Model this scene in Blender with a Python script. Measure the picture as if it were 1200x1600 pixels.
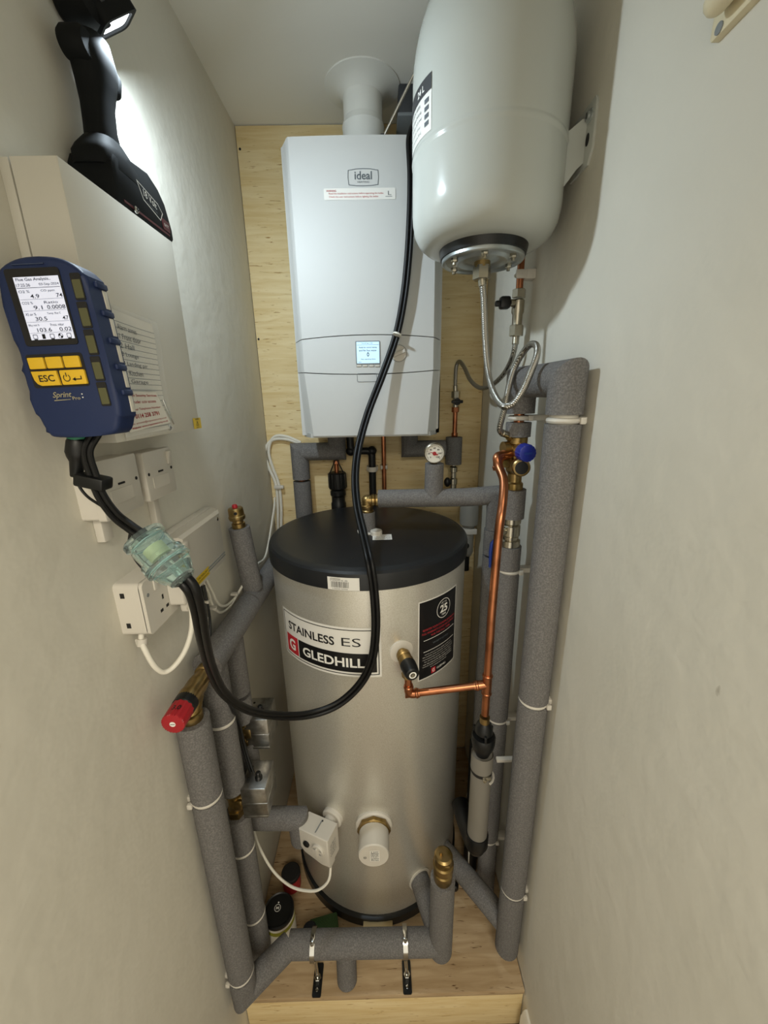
import bpy, bmesh, math, random
import numpy as np
from mathutils import Vector, Matrix
random.seed(7)
for _o in list(bpy.data.objects): bpy.data.objects.remove(_o)
SC = bpy.context.scene; COL = SC.collection
PI = math.pi; R_ = math.radians
# ------------------------------------------------------------------ camera, light, exposure
CAM_H = 1.70
F_PX = 612.0
def _n(v): v = np.array(v, float); return v/np.linalg.norm(v)
_D = _n((-10, -180, F_PX)); _V = np.array((40, 2090, F_PX), float); _V = _n(_V-_D*_V.dot(_D)); _X = np.cross(_V, _D)
cam = bpy.data.cameras.new('camera'); camo = bpy.data.objects.new('camera', cam); COL.objects.link(camo)
cam.sensor_fit = 'VERTICAL'; cam.sensor_height = 36.0; cam.lens = F_PX/1600*36.0; cam.clip_start = .01
_r = Vector((_X[0], _D[0], -_V[0])); _u = -Vector((_X[1], _D[1], -_V[1])); _b = -Vector((_X[2], _D[2], -_V[2]))
camo.matrix_world = Matrix(((_r.x, _u.x, _b.x, 0), (_r.y, _u.y, _b.y, 0), (_r.z, _u.z, _b.z, CAM_H), (0, 0, 0, 1)))
SC.camera = camo
SC.view_settings.view_transform = 'Standard'; SC.view_settings.look = 'None'; SC.view_settings.gamma = 1
SC.view_settings.use_curve_mapping = False
SC.view_settings.exposure = 0.0
W = bpy.data.worlds.new('hallway_air'); SC.world = W; W.use_nodes = True
W.node_tree.nodes['Background'].inputs[0].default_value = (1.0, .93, .77, 1)
W.node_tree.nodes['Background'].inputs[1].default_value = 1.36
def area(name, loc, to, size, power, col, shape='DISK', sy=None):
    l = bpy.data.lights.new(name, 'AREA'); l.energy = power; l.size = size; l.color = col; l.shape = shape
    if sy: l.size_y = sy
    o = bpy.data.objects.new(name, l); COL.objects.link(o); o.location = loc
    o.rotation_euler = (Vector(to)-Vector(loc)).to_track_quat('-Z', 'Y').to_euler(); return o
TORCH_POS = Vector((-.334, .690, 2.178)); TORCH_DIR = Vector((.45, .47, -.76)).normalized()
TORCH_W = 3.6
area('hallway_ceiling_lamp', (.1, -1.0, 2.43), (0, .35, .8), .5, 15.0, (1.0, .91, .74))
# ------------------------------------------------------------------ pixel <-> room helpers
def at(px, py, x=None, y=None, z=None):
    c = np.array((px-600, py-800, F_PX)); r = (c.dot(_X), c.dot(_D), -c.dot(_V))
    t = x/r[0] if x is not None else (y/r[1] if y is not None else (z-CAM_H)/r[2])
    return Vector((r[0]*t, r[1]*t, r[2]*t+CAM_H))
# ------------------------------------------------------------------ materials
def lin(h):
    h = h.lstrip('#'); v = [int(h[i:i+2], 16)/255 for i in (0, 2, 4)]
    return tuple(c/12.92 if c <= .04045 else ((c+.055)/1.055)**2.4 for c in v)
def mat(name, col, rough=.5, metal=0.0, spec=.5, bump=None, var=None, emit=None, trans=0, coat=0, ior=1.45, scale=(1, 1, 1)):
    """bump=(noise scale, strength, distance)   var=(noise scale, second colour, low, high)"""
    m = bpy.data.materials.new(name); m.use_nodes = True; nt = m.node_tree; b = nt.nodes['Principled BSDF']
    if isinstance(col, str): col = lin(col)
    b.inputs['Base Color'].default_value = (*col, 1); b.inputs['Roughness'].default_value = rough
    b.inputs['Metallic'].default_value = metal; b.inputs['Specular IOR Level'].default_value = spec
    b.inputs['Transmission Weight'].default_value = trans; b.inputs['Coat Weight'].default_value = coat; b.inputs['IOR'].default_value = ior
    if emit:
        b.inputs['Emission Color'].default_value = (*emit[0], 1); b.inputs['Emission Strength'].default_value = emit[1]
    tc = nt.nodes.new('ShaderNodeTexCoord'); mp = nt.nodes.new('ShaderNodeMapping'); mp.inputs['Scale'].default_value = scale
    nt.links.new(tc.outputs['Object'], mp.inputs['Vector'])
    if var:
        n = nt.nodes.new('ShaderNodeTexNoise'); n.inputs['Scale'].default_value = var[0]; n.inputs['Detail'].default_value = 4
        nt.links.new(mp.outputs[0], n.inputs['Vector'])
        r = nt.nodes.new('ShaderNodeValToRGB'); e = r.color_ramp.elements
        c2 = lin(var[1]) if isinstance(var[1], str) else var[1]
        e[0].position = var[2]; e[1].position = var[3]; e[0].color = (*col, 1); e[1].color = (*c2, 1)
        nt.links.new(n.outputs['Fac'], r.inputs['Fac']); nt.links.new(r.outputs['Color'], b.inputs['Base Color'])
    if bump:
        n = nt.nodes.new('ShaderNodeTexNoise'); n.inputs['Scale'].default_value = bump[0]; n.inputs['Detail'].default_value = 3
        nt.links.new(mp.outputs[0], n.inputs['Vector'])
        u = nt.nodes.new('ShaderNodeBump'); u.inputs['Strength'].default_value = bump[1]; u.inputs['Distance'].default_value = bump[2]
        nt.links.new(n.outputs['Fac'], u.inputs['Height']); nt.links.new(u.outputs['Normal'], b.inputs['Normal'])
    return m
def wood(name, c1, c2, c3, scale):
    m = bpy.data.materials.new(name); m.use_nodes = True; nt = m.node_tree; b = nt.nodes['Principled BSDF']; L = nt.links
    b.inputs['Roughness'].default_value = .62; b.inputs['Specular IOR Level'].default_value = .3
    tc = nt.nodes.new('ShaderNodeTexCoord')
    def noise(sc, s, det, lo, hi, ca, cb):
        mp = nt.nodes.new('ShaderNodeMapping'); mp.inputs['Scale'].default_value = sc; L.new(tc.outputs['Object'], mp.inputs['Vector'])
        n = nt.nodes.new('ShaderNodeTexNoise'); n.inputs['Scale'].default_value = s; n.inputs['Detail'].default_value = det; n.inputs['Distortion'].default_value = .6
        L.new(mp.outputs[0], n.inputs['Vector'])
        r = nt.nodes.new('ShaderNodeValToRGB'); r.color_ramp.elements[0].position = lo; r.color_ramp.elements[1].position = hi
        r.color_ramp.elements[0].color = (*ca, 1); r.color_ramp.elements[1].color = (*cb, 1)
        L.new(n.outputs['Fac'], r.inputs['Fac']); return r
    g = noise(scale, 2.2, 6, .35, .68, lin(c1), lin(c2))
    d = noise(tuple(v*2.6 for v in scale), 3.1, 2, .66, .74, (1, 1, 1), lin(c3))
    mx = nt.nodes.new('ShaderNodeMix'); mx.data_type = 'RGBA'; mx.blend_type = 'MULTIPLY'; mx.inputs[0].default_value = 1
    L.new(g.outputs[0], mx.inputs[6]); L.new(d.outputs[0], mx.inputs[7]); L.new(mx.outputs[2], b.inputs['Base Color'])
    return m
def wall_mat(name, c1, c2):
    m = mat(name, c1, .72, spec=.3, bump=(19, .35, .006), var=(3.0, c2, .35, .7)); nt = m.node_tree; b = nt.nodes['Principled BSDF']
    # a few small dark scuffs with a shape of their own
    tc = nt.nodes['Texture Coordinate']; mp = nt.nodes.new('ShaderNodeMapping'); mp.inputs['Scale'].default_value = (1, 1, .45); mp.inputs['Location'].default_value = (3, 1, 2)
    nt.links.new(tc.outputs['Object'], mp.inputs[0])
    n = nt.nodes.new('ShaderNodeTexNoise'); n.inputs['Scale'].default_value = 21; n.inputs['Detail'].default_value = 5; n.inputs['Roughness'].default_value = .65
    nt.links.new(mp.outputs[0], n.inputs['Vector'])
    r = nt.nodes.new('ShaderNodeValToRGB'); r.color_ramp.elements[0].position = .72; r.color_ramp.elements[1].position = .80
    r.color_ramp.elements[0].color = (1, 1, 1, 1); r.color_ramp.elements[1].color = (.55, .52, .48, 1)
    nt.links.new(n.outputs['Fac'], r.inputs['Fac'])
    mx = nt.nodes.new('ShaderNodeMix'); mx.data_type = 'RGBA'; mx.blend_type = 'MULTIPLY'; mx.inputs[0].default_value = 1
    src = b.inputs['Base Color'].links[0].from_socket
    nt.links.new(src, mx.inputs[6]); nt.links.new(r.outputs[0], mx.inputs[7]); nt.links.new(mx.outputs[2], b.inputs['Base Color'])
    return m
def foam_mat(name, c, c2):
    m = mat(name, c, .9, spec=.2, var=(330, c2, .42, .72), bump=(420, .7, .0025)); return m
def braid_mat():
    m = mat('braided_steel', '#b9b6ae', .33, 1.0); nt = m.node_tree; b = nt.nodes['Principled BSDF']
    tc = nt.nodes['Texture Coordinate']
    w = nt.nodes.new('ShaderNodeTexWave'); w.bands_direction = 'DIAGONAL'; w.inputs['Scale'].default_value = 190; w.inputs['Distortion'].default_value = 1.5
    nt.links.new(tc.outputs['Object'], w.inputs['Vector'])
    r = nt.nodes.new('ShaderNodeValToRGB'); r.color_ramp.elements[0].color = (*lin('#77736b'), 1); r.color_ramp.elements[1].color = (*lin('#cfccc4'), 1)
    nt.links.new(w.outputs['Fac'], r.inputs[0]); nt.links.new(r.outputs[0], b.inputs['Base Color'])
    u = nt.nodes.new('ShaderNodeBump'); u.inputs['Strength'].default_value = .5; u.inputs['Distance'].default_value = .001
    nt.links.new(w.outputs['Fac'], u.inputs['Height']); nt.links.new(u.outputs[0], b.inputs['Normal']); return m
M = dict(
    wall=wall_mat('wall_paint', '#d9d5c9', '#d3cfc2'), ceil=mat('ceiling_paint', '#e4e3dc', .8, bump=(30, .15, .003)),
    floor=mat('hall_floor', '#8b7a63', .6, var=(6, '#7c6c57', .4, .6)),
    ply=wood('pine_plywood', '#ead6a8', '#dcc28c', '#b39162', (3, 34, 34)), plyf=wood('floor_plywood', '#bea684', '#a48a67', '#84694a', (3, 26, 26)),
    skirt=mat('skirting_paint', '#dcd7ca', .4),
    boiler=mat('boiler_white', '#c9cac8', .5, spec=.3), boiler2=mat('boiler_grey_tray', '#b9bab8', .5), flue=mat('flue_white', '#dedfda', .4),
    vessel=mat('vessel_enamel', '#bcbfb9', .2, spec=.35), white=mat('white_plastic', '#cfcac0', .35), cream=mat('cream_plastic', '#ded3b4', .4),
    beige=mat('panel_paint', '#d6d2c6', .42), whitecable=mat('white_cable', '#e4e0d4', .42),
    black=mat('black_plastic', '#101112', .42), rubber=mat('black_rubber', '#161718', .38), hose=mat('black_hose', '#0b0b0c', .42, spec=.35), lid=mat('lid_black', '#1b1d20', .38, bump=(300, .1, .001)),
    torch=mat('torch_black', '#141617', .7, spec=.2), dark=mat('dark_recess', '#1c1b1a', .7), slot=mat('seam_grey', '#7f8486', .6), dgrey=mat('dark_grey_plastic', '#3b3d40', .5),
    foam=foam_mat('grey_foam', '#6a6867', '#858381'), foamd=foam_mat('grey_foam_dark', '#5c5d5f', '#747576'), pipegrey=mat('grey_waste_plastic', '#7c7870', .5),
    copper=mat('copper', '#bd7b57', .32, 1.0, var=(25, '#9c6446', .4, .65)), brass=mat('brass', '#a99062', .36, 1.0, var=(40, '#86703f', .45, .7)),
    chrome=mat('chrome', '#c9c8c3', .16, 1.0), nickel=mat('nickel_plate', '#b5afa0', .26, 1.0), steel=mat('zinc_steel', '#c3c9c9', .38, .8, var=(14, '#8b9191', .4, .7)),
    alu=mat('valve_head_metal', '#b9b7b2', .34, 1.0, var=(45, '#8f8c86', .4, .65)), braid=braid_mat(),
    tank=mat('silver_jacket', '#e6e4dc', .36, .66, bump=(700, .12, .0006), var=(420, '#d8d5cb', .4, .62)),
    red=mat('red_plastic', '#a51f28', .42), blue=mat('blue_cap', '#1c2a8c', .4), lever=mat('blue_lever', '#203a86', .4), navy=mat('navy_boot', '#1a2a52', .5), navyl=mat('navy_side', '#3a4560', .55),
    yellow=mat('yellow_button', '#e2b82a', .5), green=mat('green_pad', '#3f5a35', .9, bump=(300, .5, .003)), teal=mat('green_connector', '#2f7a5e', .5),
    paper=mat('paper', '#e9e6dc', .75), clear=mat('clear_sleeve', '#f4f6f6', .12, trans=.92, ior=1.12), trap=mat('tinted_clear_plastic', '#e3f6f5', .05, trans=.94, ior=1.25),
    ink=mat('black_print', '#18181a', .5), greyink=mat('grey_print', '#596066', .5), battred=mat('dull_red_plastic', '#5e1a1e', .5), redink=mat('red_print', '#a8242a', .5), pink=mat('dull_red_print', '#b5343c', .5), whiteink=mat('white_print', '#f0efe9', .5),
    silver=mat('silver_print', '#c2ba9a', .35, .6), olive=mat('clear_port_window', '#5a5a3e', .25), filt=mat('filter_paper', '#cbc79a', .8),
    labelw=mat('label_white', '#e7e5df', .4), gledred=mat('label_red', '#c2202f', .4), labelk=mat('label_black', '#141416', .35), stickerY=mat('yellow_sticker', '#e0bf2e', .5),
    lime=mat('yellow_green_print', '#9a9a2c', .5), wedge=mat('pale_timber', '#cdb789', .7), lamp=mat('torch_lens', '#ffffff', .3, emit=((.9, .96, 1.0), 9.0)),
    lcd=mat('analyser_screen', '#d5daf0', .3, emit=((.80, .84, 1.0), .40)), lcd2=mat('boiler_screen', '#bfe0f4', .3, emit=((.55, .80, 1.0), .50)),
    sealc=mat('seal_grey', '#9fbcb9', .4), grille=mat('cloudy_plastic', '#a9a79f', .35, trans=.3),
)
# ------------------------------------------------------------------ mesh builder
I4 = Matrix.Identity(4)
def frame(O, X, Y, Z):
    X, Y, Z, O = Vector(X), Vector(Y), Vector(Z), Vector(O)
    return Matrix(((X.x, Y.x, Z.x, O.x), (X.y, Y.y, Z.y, O.y), (X.z, Y.z, Z.z, O.z), (0, 0, 0, 1)))
def axframe(O, Z, up=(0, 0, 1)):
    Z = Vector(Z).normalized(); up = Vector(up)
    if abs(Z.dot(up)) > .98: up = Vector((0, 1, 0))
    X = up.cross(Z).normalized(); Y = Z.cross(X); return frame(O, X, Y, Z)
def rrect(w, h, r, n=4, cx=0, cy=0):
    out = []
    for (sx, sy, a0) in ((1, 1, 0), (-1, 1, 90), (-1, -1, 180), (1, -1, 270)):
        for k in range(n+1):
            a = R_(a0+90*k/n); out.append((cx+sx*(w/2-r)+r*math.cos(a), cy+sy*(h/2-r)+r*math.sin(a)))
    return out
def ngon(r, n, a0=0, cx=0, cy=0, ry=None): return [(cx+r*math.cos(a0+2*PI*k/n), cy+(ry or r)*math.sin(a0+2*PI*k/n)) for k in range(n)]
class B:
    def __init__(s, mt, Mx=None): s.v = []; s.f = []; s.mi = []; s.mats = [mt]; s.cur = 0; s.M = Mx or I4
    def use(s, mt):
        if mt not in s.mats: s.mats.append(mt)
        s.cur = s.mats.index(mt); return s
    def add(s, vs, fs, raw=False):
        o = len(s.v); Mx = I4 if raw else s.M
        s.v += [Mx @ Vector(p) for p in vs]; s.f += [tuple(i+o for i in f) for f in fs]; s.mi += [s.cur]*len(fs); return s
    def box(s, c, d, bev=0, rot=None, seg=2):
        bm = bmesh.new(); bmesh.ops.create_cube(bm, size=1)
        for v in bm.verts: v.co = Vector((v.co.x*d[0], v.co.y*d[1], v.co.z*d[2]))
        if bev: bmesh.ops.bevel(bm, geom=bm.edges[:], offset=bev, segments=seg, affect='EDGES', profile=.5)
        T = Matrix.Translation(Vector(c)) @ (rot.to_4x4() if rot is not None else I4)
        bm.verts.index_update(); s.add([T @ v.co for v in bm.verts], [[v.index for v in f.verts] for f in bm.faces]); bm.free(); return s
    def prism(s, poly, h, Mx=None, z0=0, bev=0, seg=2):
        Mx = Mx or I4; n = len(poly)
        ar = sum(poly[i][0]*poly[(i+1) % n][1]-poly[(i+1) % n][0]*poly[i][1] for i in range(n))
        if ar < 0: poly = poly[::-1]
        if bev:
            bm = bmesh.new(); vs = [bm.verts.new((p[0], p[1], z0)) for p in poly]; f = bm.faces.new(vs[::-1])
            r = bmesh.ops.extrude_face_region(bm, geom=[f]); tv = [g for g in r['geom'] if isinstance(g, bmesh.types.BMVert)]
            for v in tv: v.co.z = z0+h
            bm.faces.ensure_lookup_table(); top = [e for e in bm.edges if all(abs(v.co.z-(z0+h)) < 1e-9 for v in e.verts)]
            bmesh.ops.bevel(bm, geom=top, offset=bev, segments=seg, affect='EDGES', profile=.5)
            bm.verts.index_update(); s.add([Mx @ v.co for v in bm.verts], [[v.index for v in f.verts] for f in bm.faces]); bm.free(); return s
        vs = [Mx @ Vector((p[0], p[1], z0)) for p in poly]+[Mx @ Vector((p[0], p[1], z0+h)) for p in poly]
        s.add(vs, [tuple(range(n))[::-1], tuple(range(n, 2*n))]+[(i, (i+1) % n, n+(i+1) % n, n+i) for i in range(n)]); return s
    def lathe(s, prof, O=(0, 0, 0), Z=(0, 0, 1), n=32, Mx=None, cap=True):
        Mx = Mx or axframe(O, Z); vs = []; fs = []; rings = []
        for (r, h) in prof:
            if r < 1e-6: rings.append([len(vs)]); vs.append(Mx @ Vector((0, 0, h)))
            else:
                rings.append(list(range(len(vs), len(vs)+n)))
                vs += [Mx @ Vector((r*math.cos(2*PI*k/n), r*math.sin(2*PI*k/n), h)) for k in range(n)]
        for a, b in zip(rings, rings[1:]):
            for k in range(n):
                k2 = (k+1) % n
                if len(a) == 1 and len(b) == 1: break
                if len(a) == 1: fs.append((a[0], b[k2], b[k]))
                elif len(b) == 1: fs.append((a[k], a[k2], b[0]))
                else: fs.append((a[k], a[k2], b[k2], b[k]))
        if cap and tuple(prof[0]) != tuple(prof[-1]):
            if len(rings[0]) > 1: fs.append(tuple(rings[0][::-1]))
            if len(rings[-1]) > 1: fs.append(tuple(rings[-1]))
        s.add(vs, fs); return s
    def cyl(s, p0, p1, r, r2=None, n=24, bev=0):
        p0, p1 = Vector(p0), Vector(p1); L = (p1-p0).length; r2 = r if r2 is None else r2
        pr = [(r, 0), (r2, L)] if not bev else [(r-bev, 0), (r, bev), (r2, L-bev), (r2-bev, L)]
        return s.lathe(pr, p0, p1-p0, n)
    def hexnut(s, p0, p1, r): return s.lathe([(r*.9, 0), (r, .0012), (r, (Vector(p1)-Vector(p0)).length-.0012), (r*.9, (Vector(p1)-Vector(p0)).length)], p0, Vector(p1)-Vector(p0), 6)
    def tube(s, pts, r, n=16, cap=True, rs=None):
        P = [Vector(p) for p in pts]; m = len(P); d = [(P[i+1]-P[i]).normalized() for i in range(m-1)]
        a = d[0].orthogonal().normalized(); b = d[0].cross(a); vs = []; fs = []
        off = [(a*math.cos(2*PI*k/n)+b*math.sin(2*PI*k/n))*(rs[0] if rs else r) for k in range(n)]
        vs += [P[0]+o for o in off]
        for i in range(1, m):
            d0 = d[i-1]; d1 = d[i] if i < m-1 else d0; pn = (d0+d1).normalized(); new = []
            sc = (rs[i]/rs[i-1]) if rs else 1.0
            for o in off:
                o = o-d0*(o.dot(pn)/max(.2, d0.dot(pn))); new.append(o)
            vs += [P[i]+o*sc for o in new]
            # straighten for the next segment
            off = [(o-d1*(o.dot(d1)))*sc for o in new]
            if i < m-1:
                rr = rs[i] if rs else r; off = [o.normalized()*rr for o in off]
            for k in range(n):
                k2 = (k+1) % n; q = (i-1)*n; fs.append((q+k, q+k2, q+n+k2, q+n+k))
        if cap: fs.append(tuple(range(n))[::-1]); fs.append(tuple(range((m-1)*n, m*n)))
        s.add(vs, fs); return s
    def ball(s, c, r, n=16, sc=(1, 1, 1)):
        vs = []; fs = []; k2 = n//2
        Mx = Matrix.Translation(Vector(c)) @ Matrix.Diagonal((*sc, 1))
        return s.lathe([(r*math.sin(PI*i/k2) if 0 < i < k2 else 0, -r*math.cos(PI*i/k2)) for i in range(k2+1)], n=n, Mx=Mx)
    def grid(s, fn, nu, nv):
        vs = [fn(i/nu, j/nv) for j in range(nv+1) for i in range(nu+1)]; w = nu+1
        s.add(vs, [(j*w+i, j*w+i+1, (j+1)*w+i+1, (j+1)*w+i) for j in range(nv) for i in range(nu)]); return s
    def text(s, body, w, h, mp, bold=0, fit=True):
        cu = bpy.data.curves.new('t', 'FONT'); cu.body = body; cu.size = 1; cu.offset = bold; cu.align_x = 'CENTER'; cu.resolution_u = 3
        o = bpy.data.objects.new('t', cu); me = o.to_mesh()
        if len(me.vertices):
            xs = [v.co.x for v in me.vertices]; ys = [v.co.y for v in me.vertices]
            x0, x1, y0, y1 = min(xs), max(xs), min(ys), max(ys); sx = w/(x1-x0); sy = h/(y1-y0) if fit else sx
            s.add([mp((v.co.x-(x0+x1)/2)*sx, (v.co.y-(y0+y1)/2)*sy) for v in me.vertices], [tuple(p.vertices) for p in me.polygons])
        o.to_mesh_clear(); bpy.data.objects.remove(o); bpy.data.curves.remove(cu); return s
    def ring2(s, outer, inner, mp):
        n = len(outer); s.add([mp(*p) for p in outer]+[mp(*p) for p in inner], [(i, (i+1) % n, n+(i+1) % n, n+i) for i in range(n)]); return s
    def rect(s, w, h, mp, cx=0, cy=0): return s.add([mp(cx-w/2, cy-h/2), mp(cx+w/2, cy-h/2), mp(cx+w/2, cy+h/2), mp(cx-w/2, cy+h/2)], [(0, 1, 2, 3)])
    def flat(s, poly, mp): return s.add([mp(*p) for p in poly], [tuple(range(len(poly)))])
def plane(O, U, V, off=0.0):
    O, U, V = Vector(O), Vector(U), Vector(V); N = U.cross(V).normalized()*off
    return lambda x, y: O+N+U*x+V*y
def shifted(mp, dx, dy): return lambda x, y: mp(x+dx, y+dy)
def smooth(pts, sub=8):
    P = [Vector(p) for p in pts]; P = [P[0]*2-P[1]]+P+[P[-1]*2-P[-2]]; out = []
    for i in range(1, len(P)-2):
        for k in range(sub):
            t = k/sub; a, b, c, d = P[i-1], P[i], P[i+1], P[i+2]
            out.append(.5*((2*b)+(c-a)*t+(2*a-5*b+4*c-d)*t*t+(3*b-a-3*c+d)*t*t*t))
    out.append(P[-2]); return out
def fillet(pts, r, n=6):
    P = [Vector(p) for p in pts]; out = [P[0]]
    for i in range(1, len(P)-1):
        a = (P[i-1]-P[i]); b = (P[i+1]-P[i]); ra = min(r, a.length*.49, b.length*.49)
        p0 = P[i]+a.normalized()*ra; p1 = P[i]+b.normalized()*ra
        for k in range(n+1):
            t = k/n; out.append(p0*(1-t)**2+P[i]*2*t*(1-t)+p1*t*t)
    out.append(P[-1]); return out
# ------------------------------------------------------------------ objects
def tag(o, label=None, cat=None, group=None, kind=None):
    if label: o['label'] = label
    if cat: o['category'] = cat
    if group: o['group'] = group
    if kind: o['kind'] = kind
    return o
def obj(name, b, parent=None, label=None, ang=31):
    me = bpy.data.meshes.new(name); me.from_pydata([tuple(v) for v in b.v], [], b.f); me.update()
    for m_ in b.mats: me.materials.append(m_)
    for p, mi in zip(me.polygons, b.mi): p.material_index = mi; p.use_smooth = True
    bm = bmesh.new(); bm.from_mesh(me); bmesh.ops.recalc_face_normals(bm, faces=bm.faces[:]) if parent is None or True else 0; bm.to_mesh(me); bm.free()
    me.set_sharp_from_angle(angle=R_(ang))
    o = bpy.data.objects.new(name, me); COL.objects.link(o)
    if parent is not None:
        o.parent = parent; root = parent
        Mw = parent.matrix_basis.copy(); p = parent
        while p.parent is not None: Mw = p.parent.matrix_basis @ p.matrix_parent_inverse @ Mw; p = p.parent
        o.matrix_parent_inverse = Mw.inverted()
    if label: o['label'] = label
    return o
def thing(name, label, cat, loc, group=None):
    o = bpy.data.objects.new(name, None); COL.objects.link(o); o.location = loc; o.empty_display_size = .03
    return tag(o, label, cat, group)
def solo(name, b, label, cat, group=None, ang=31): return tag(obj(name, b, ang=ang), label, cat, group)
def struct(name, b): return tag(obj(name, b), kind='structure')
# ================================================================== the setting
XL, XR, YB, ZC, ZP = -.395, .362, 1.40, 2.457, .165
Y0 = -.35
struct('wall_left', B(M['wall']).box(((XL-.05), (Y0+1.5)/2, ZC/2), (.1, 1.5-Y0, ZC)))
struct('wall_right', B(M['wall']).box((XR+.05, (Y0+1.5)/2, ZC/2), (.1, 1.5-Y0, ZC)))
struct('wall_back', B(M['wall']).box(((XL+XR)/2, YB+.018+.04, ZC/2), (XR-XL, .08, ZC)))
struct('ceiling', B(M['ceil']).box(((XL+XR)/2, (Y0+1.5)/2, ZC+.05), (XR-XL+.2, 1.5-Y0, .1)))
struct('wall_light_block', B(M['wall']).box(((XL+XR)/2, -.20, (2.10+ZC)/2), (XR-XL, .10, ZC-2.10)))  # unseen door header behind the camera, added to keep hallway light off the vessel
struct('floor', B(M['floor']).box((0, .1, -.02), (3.0, 2.8, .04)))
b = B(M['skirt']); b.prism([(0, 0), (.016, 0), (.016, .105), (.012, .112), (.012, .120), (.006, .130), (0, .130)], .62-Y0, frame((XR, Y0, 0), (-1, 0, 0), (0, 0, 1), (0, 1, 0)))
struct('baseboard_right', b)
# plywood backing board on the back wall
b = B(M['ply']); b.box(((XL+XR)/2, YB+.009, (ZP+ZC)/2), (XR-XL-.003, .018, ZC-ZP-.004), .001)
b.use(M['dark'])
for px, py in ((375, 233), (416, 810), (404, 530), (418, 795)): b.lathe([(.0035, 0), (.0035, .0006)], at(px, py, y=YB)-Vector((0, .0003, 0)), (0, -1, 0), 10)
solo('plywood_panel', b, 'pale pine plywood board covering the whole back wall behind the white boiler', 'board')
# raised plinth
t = thing('plinth', 'low plywood plinth on the floor carrying the silver water cylinder', 'plinth', ((XL+XR)/2, .64, 0))
obj('top_board', B(M['plyf']).box(((XL+XR)/2, (.64+YB)/2, ZP-.009), (XR-XL-.004, YB-.64-.001, .018), .0012), t)
b = B(M['ply']); b.box(((XL+XR)/2, .655, .0735), (XR-XL-.004, .018, .147), .001); obj('front_board', b, t)
b = B(M['plyf']); b.box(((XL+XR)/2, 1.0, .0735), (XR-XL-.03, .04, .147)); b.box(((XL+XR)/2, 1.36, .0735), (XR-XL-.03, .04, .147)); obj('joist', b, t)

# ================================================================== boiler
BX0, BX1, BY, BZ0, BZ1 = -.222, .178, 1.12, 1.592, 2.284
bcx = (BX0+BX1)/2
t = thing('boiler', 'white wall-hung gas boiler with small lit screen on the plywood board', 'boiler', (bcx, YB, BZ0))
def bplan(y_in=0): return None
b = B(M['boiler']); b.box((bcx, (1.165+YB-.002)/2, (BZ0+.012+BZ1)/2), (BX1-BX0, YB-.002-1.165, BZ1-BZ0-.012), .006, seg=3); obj('casing', b, t)
def bow(x): u = (x-bcx)/.2; return 1-u*u
def front_y(x):                      # plan of the door: shallow bow with a chamfered strip each side
    u = abs(x-bcx)
    if u <= .176: return BY+.004*(u/.176)**2
    return BY+.004+(u-.176)/.024*.045
XS = [BX0, BX0+.004, BX0+.012, BX0+.022, BX0+.026]+[BX0+.026+(BX1-BX0-.052)*k/20 for k in range(1, 20)]+[BX1-.026, BX1-.022, BX1-.012, BX1-.004, BX1]
def door(name, zlo, zhi, tilt=0):
    b = B(M['boiler']); vs = []; fs = []; n = len(XS)
    for (yo, zz) in ((0, 0), (0, 1), (1, 1), (1, 0)):
        for x0_ in XS:
            x = x0_; z = zhi(x) if zz else zlo(x); y = front_y(x)+(.0 if not yo else 0)
            y = front_y(x0_)
            if yo: y = 1.166
            elif tilt: y += tilt*(zhi(x)-z)
            if tilt and not yo: x = bcx+(x0_-bcx)*(1-.075*(zhi(x0_)-z)/(zhi(x0_)-zlo(x0_))*(1 if abs(x0_-bcx) < .19 else max(0, (.2-abs(x0_-bcx))/.01)))
            vs.append((x, min(y, 1.166), z))
    for k in range(4):
        a = k*n; c = ((k+1) % 4)*n
        fs += [(a+i, a+i+1, c+i+1, c+i) for i in range(n-1)]
    fs += [(0, n, 2*n, 3*n), (n-1, 2*n-1, 3*n-1, 4*n-1)]
    b.add(vs, fs); return b
z1 = lambda x: 1.846+.011*bow(x); z2 = lambda x: 1.768-.009*bow(x); g = .0011
up = obj('upper_door', door('', lambda x: z1(x)+g, lambda x: BZ1), t)
fas = obj('control_fascia', door('', lambda x: z2(x)+g, lambda x: z1(x)-g), t)
low = obj('lower_flap', door('', lambda x: BZ0+.004, lambda x: z2(x)-g, .03), t)
b = B(M['boiler2']); b.prism([(BX0+.03, 1.135), (BX1-.03, 1.135), (BX1-.004, 1.18), (BX1-.004, 1.39), (BX0+.004, 1.39), (BX0+.004, 1.18)], .012, z0=BZ0-.001); obj('bottom_tray', b, t)
fy = lambda px, py: at(px, py, y=BY)
FX, FZ = (1, 0, 0), (0, 0, 1)
def fpl(px, py, off=.0008): 
    p = fy(px, py); return plane((p.x, front_y(p.x)-off, p.z), FX, FZ)
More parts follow.
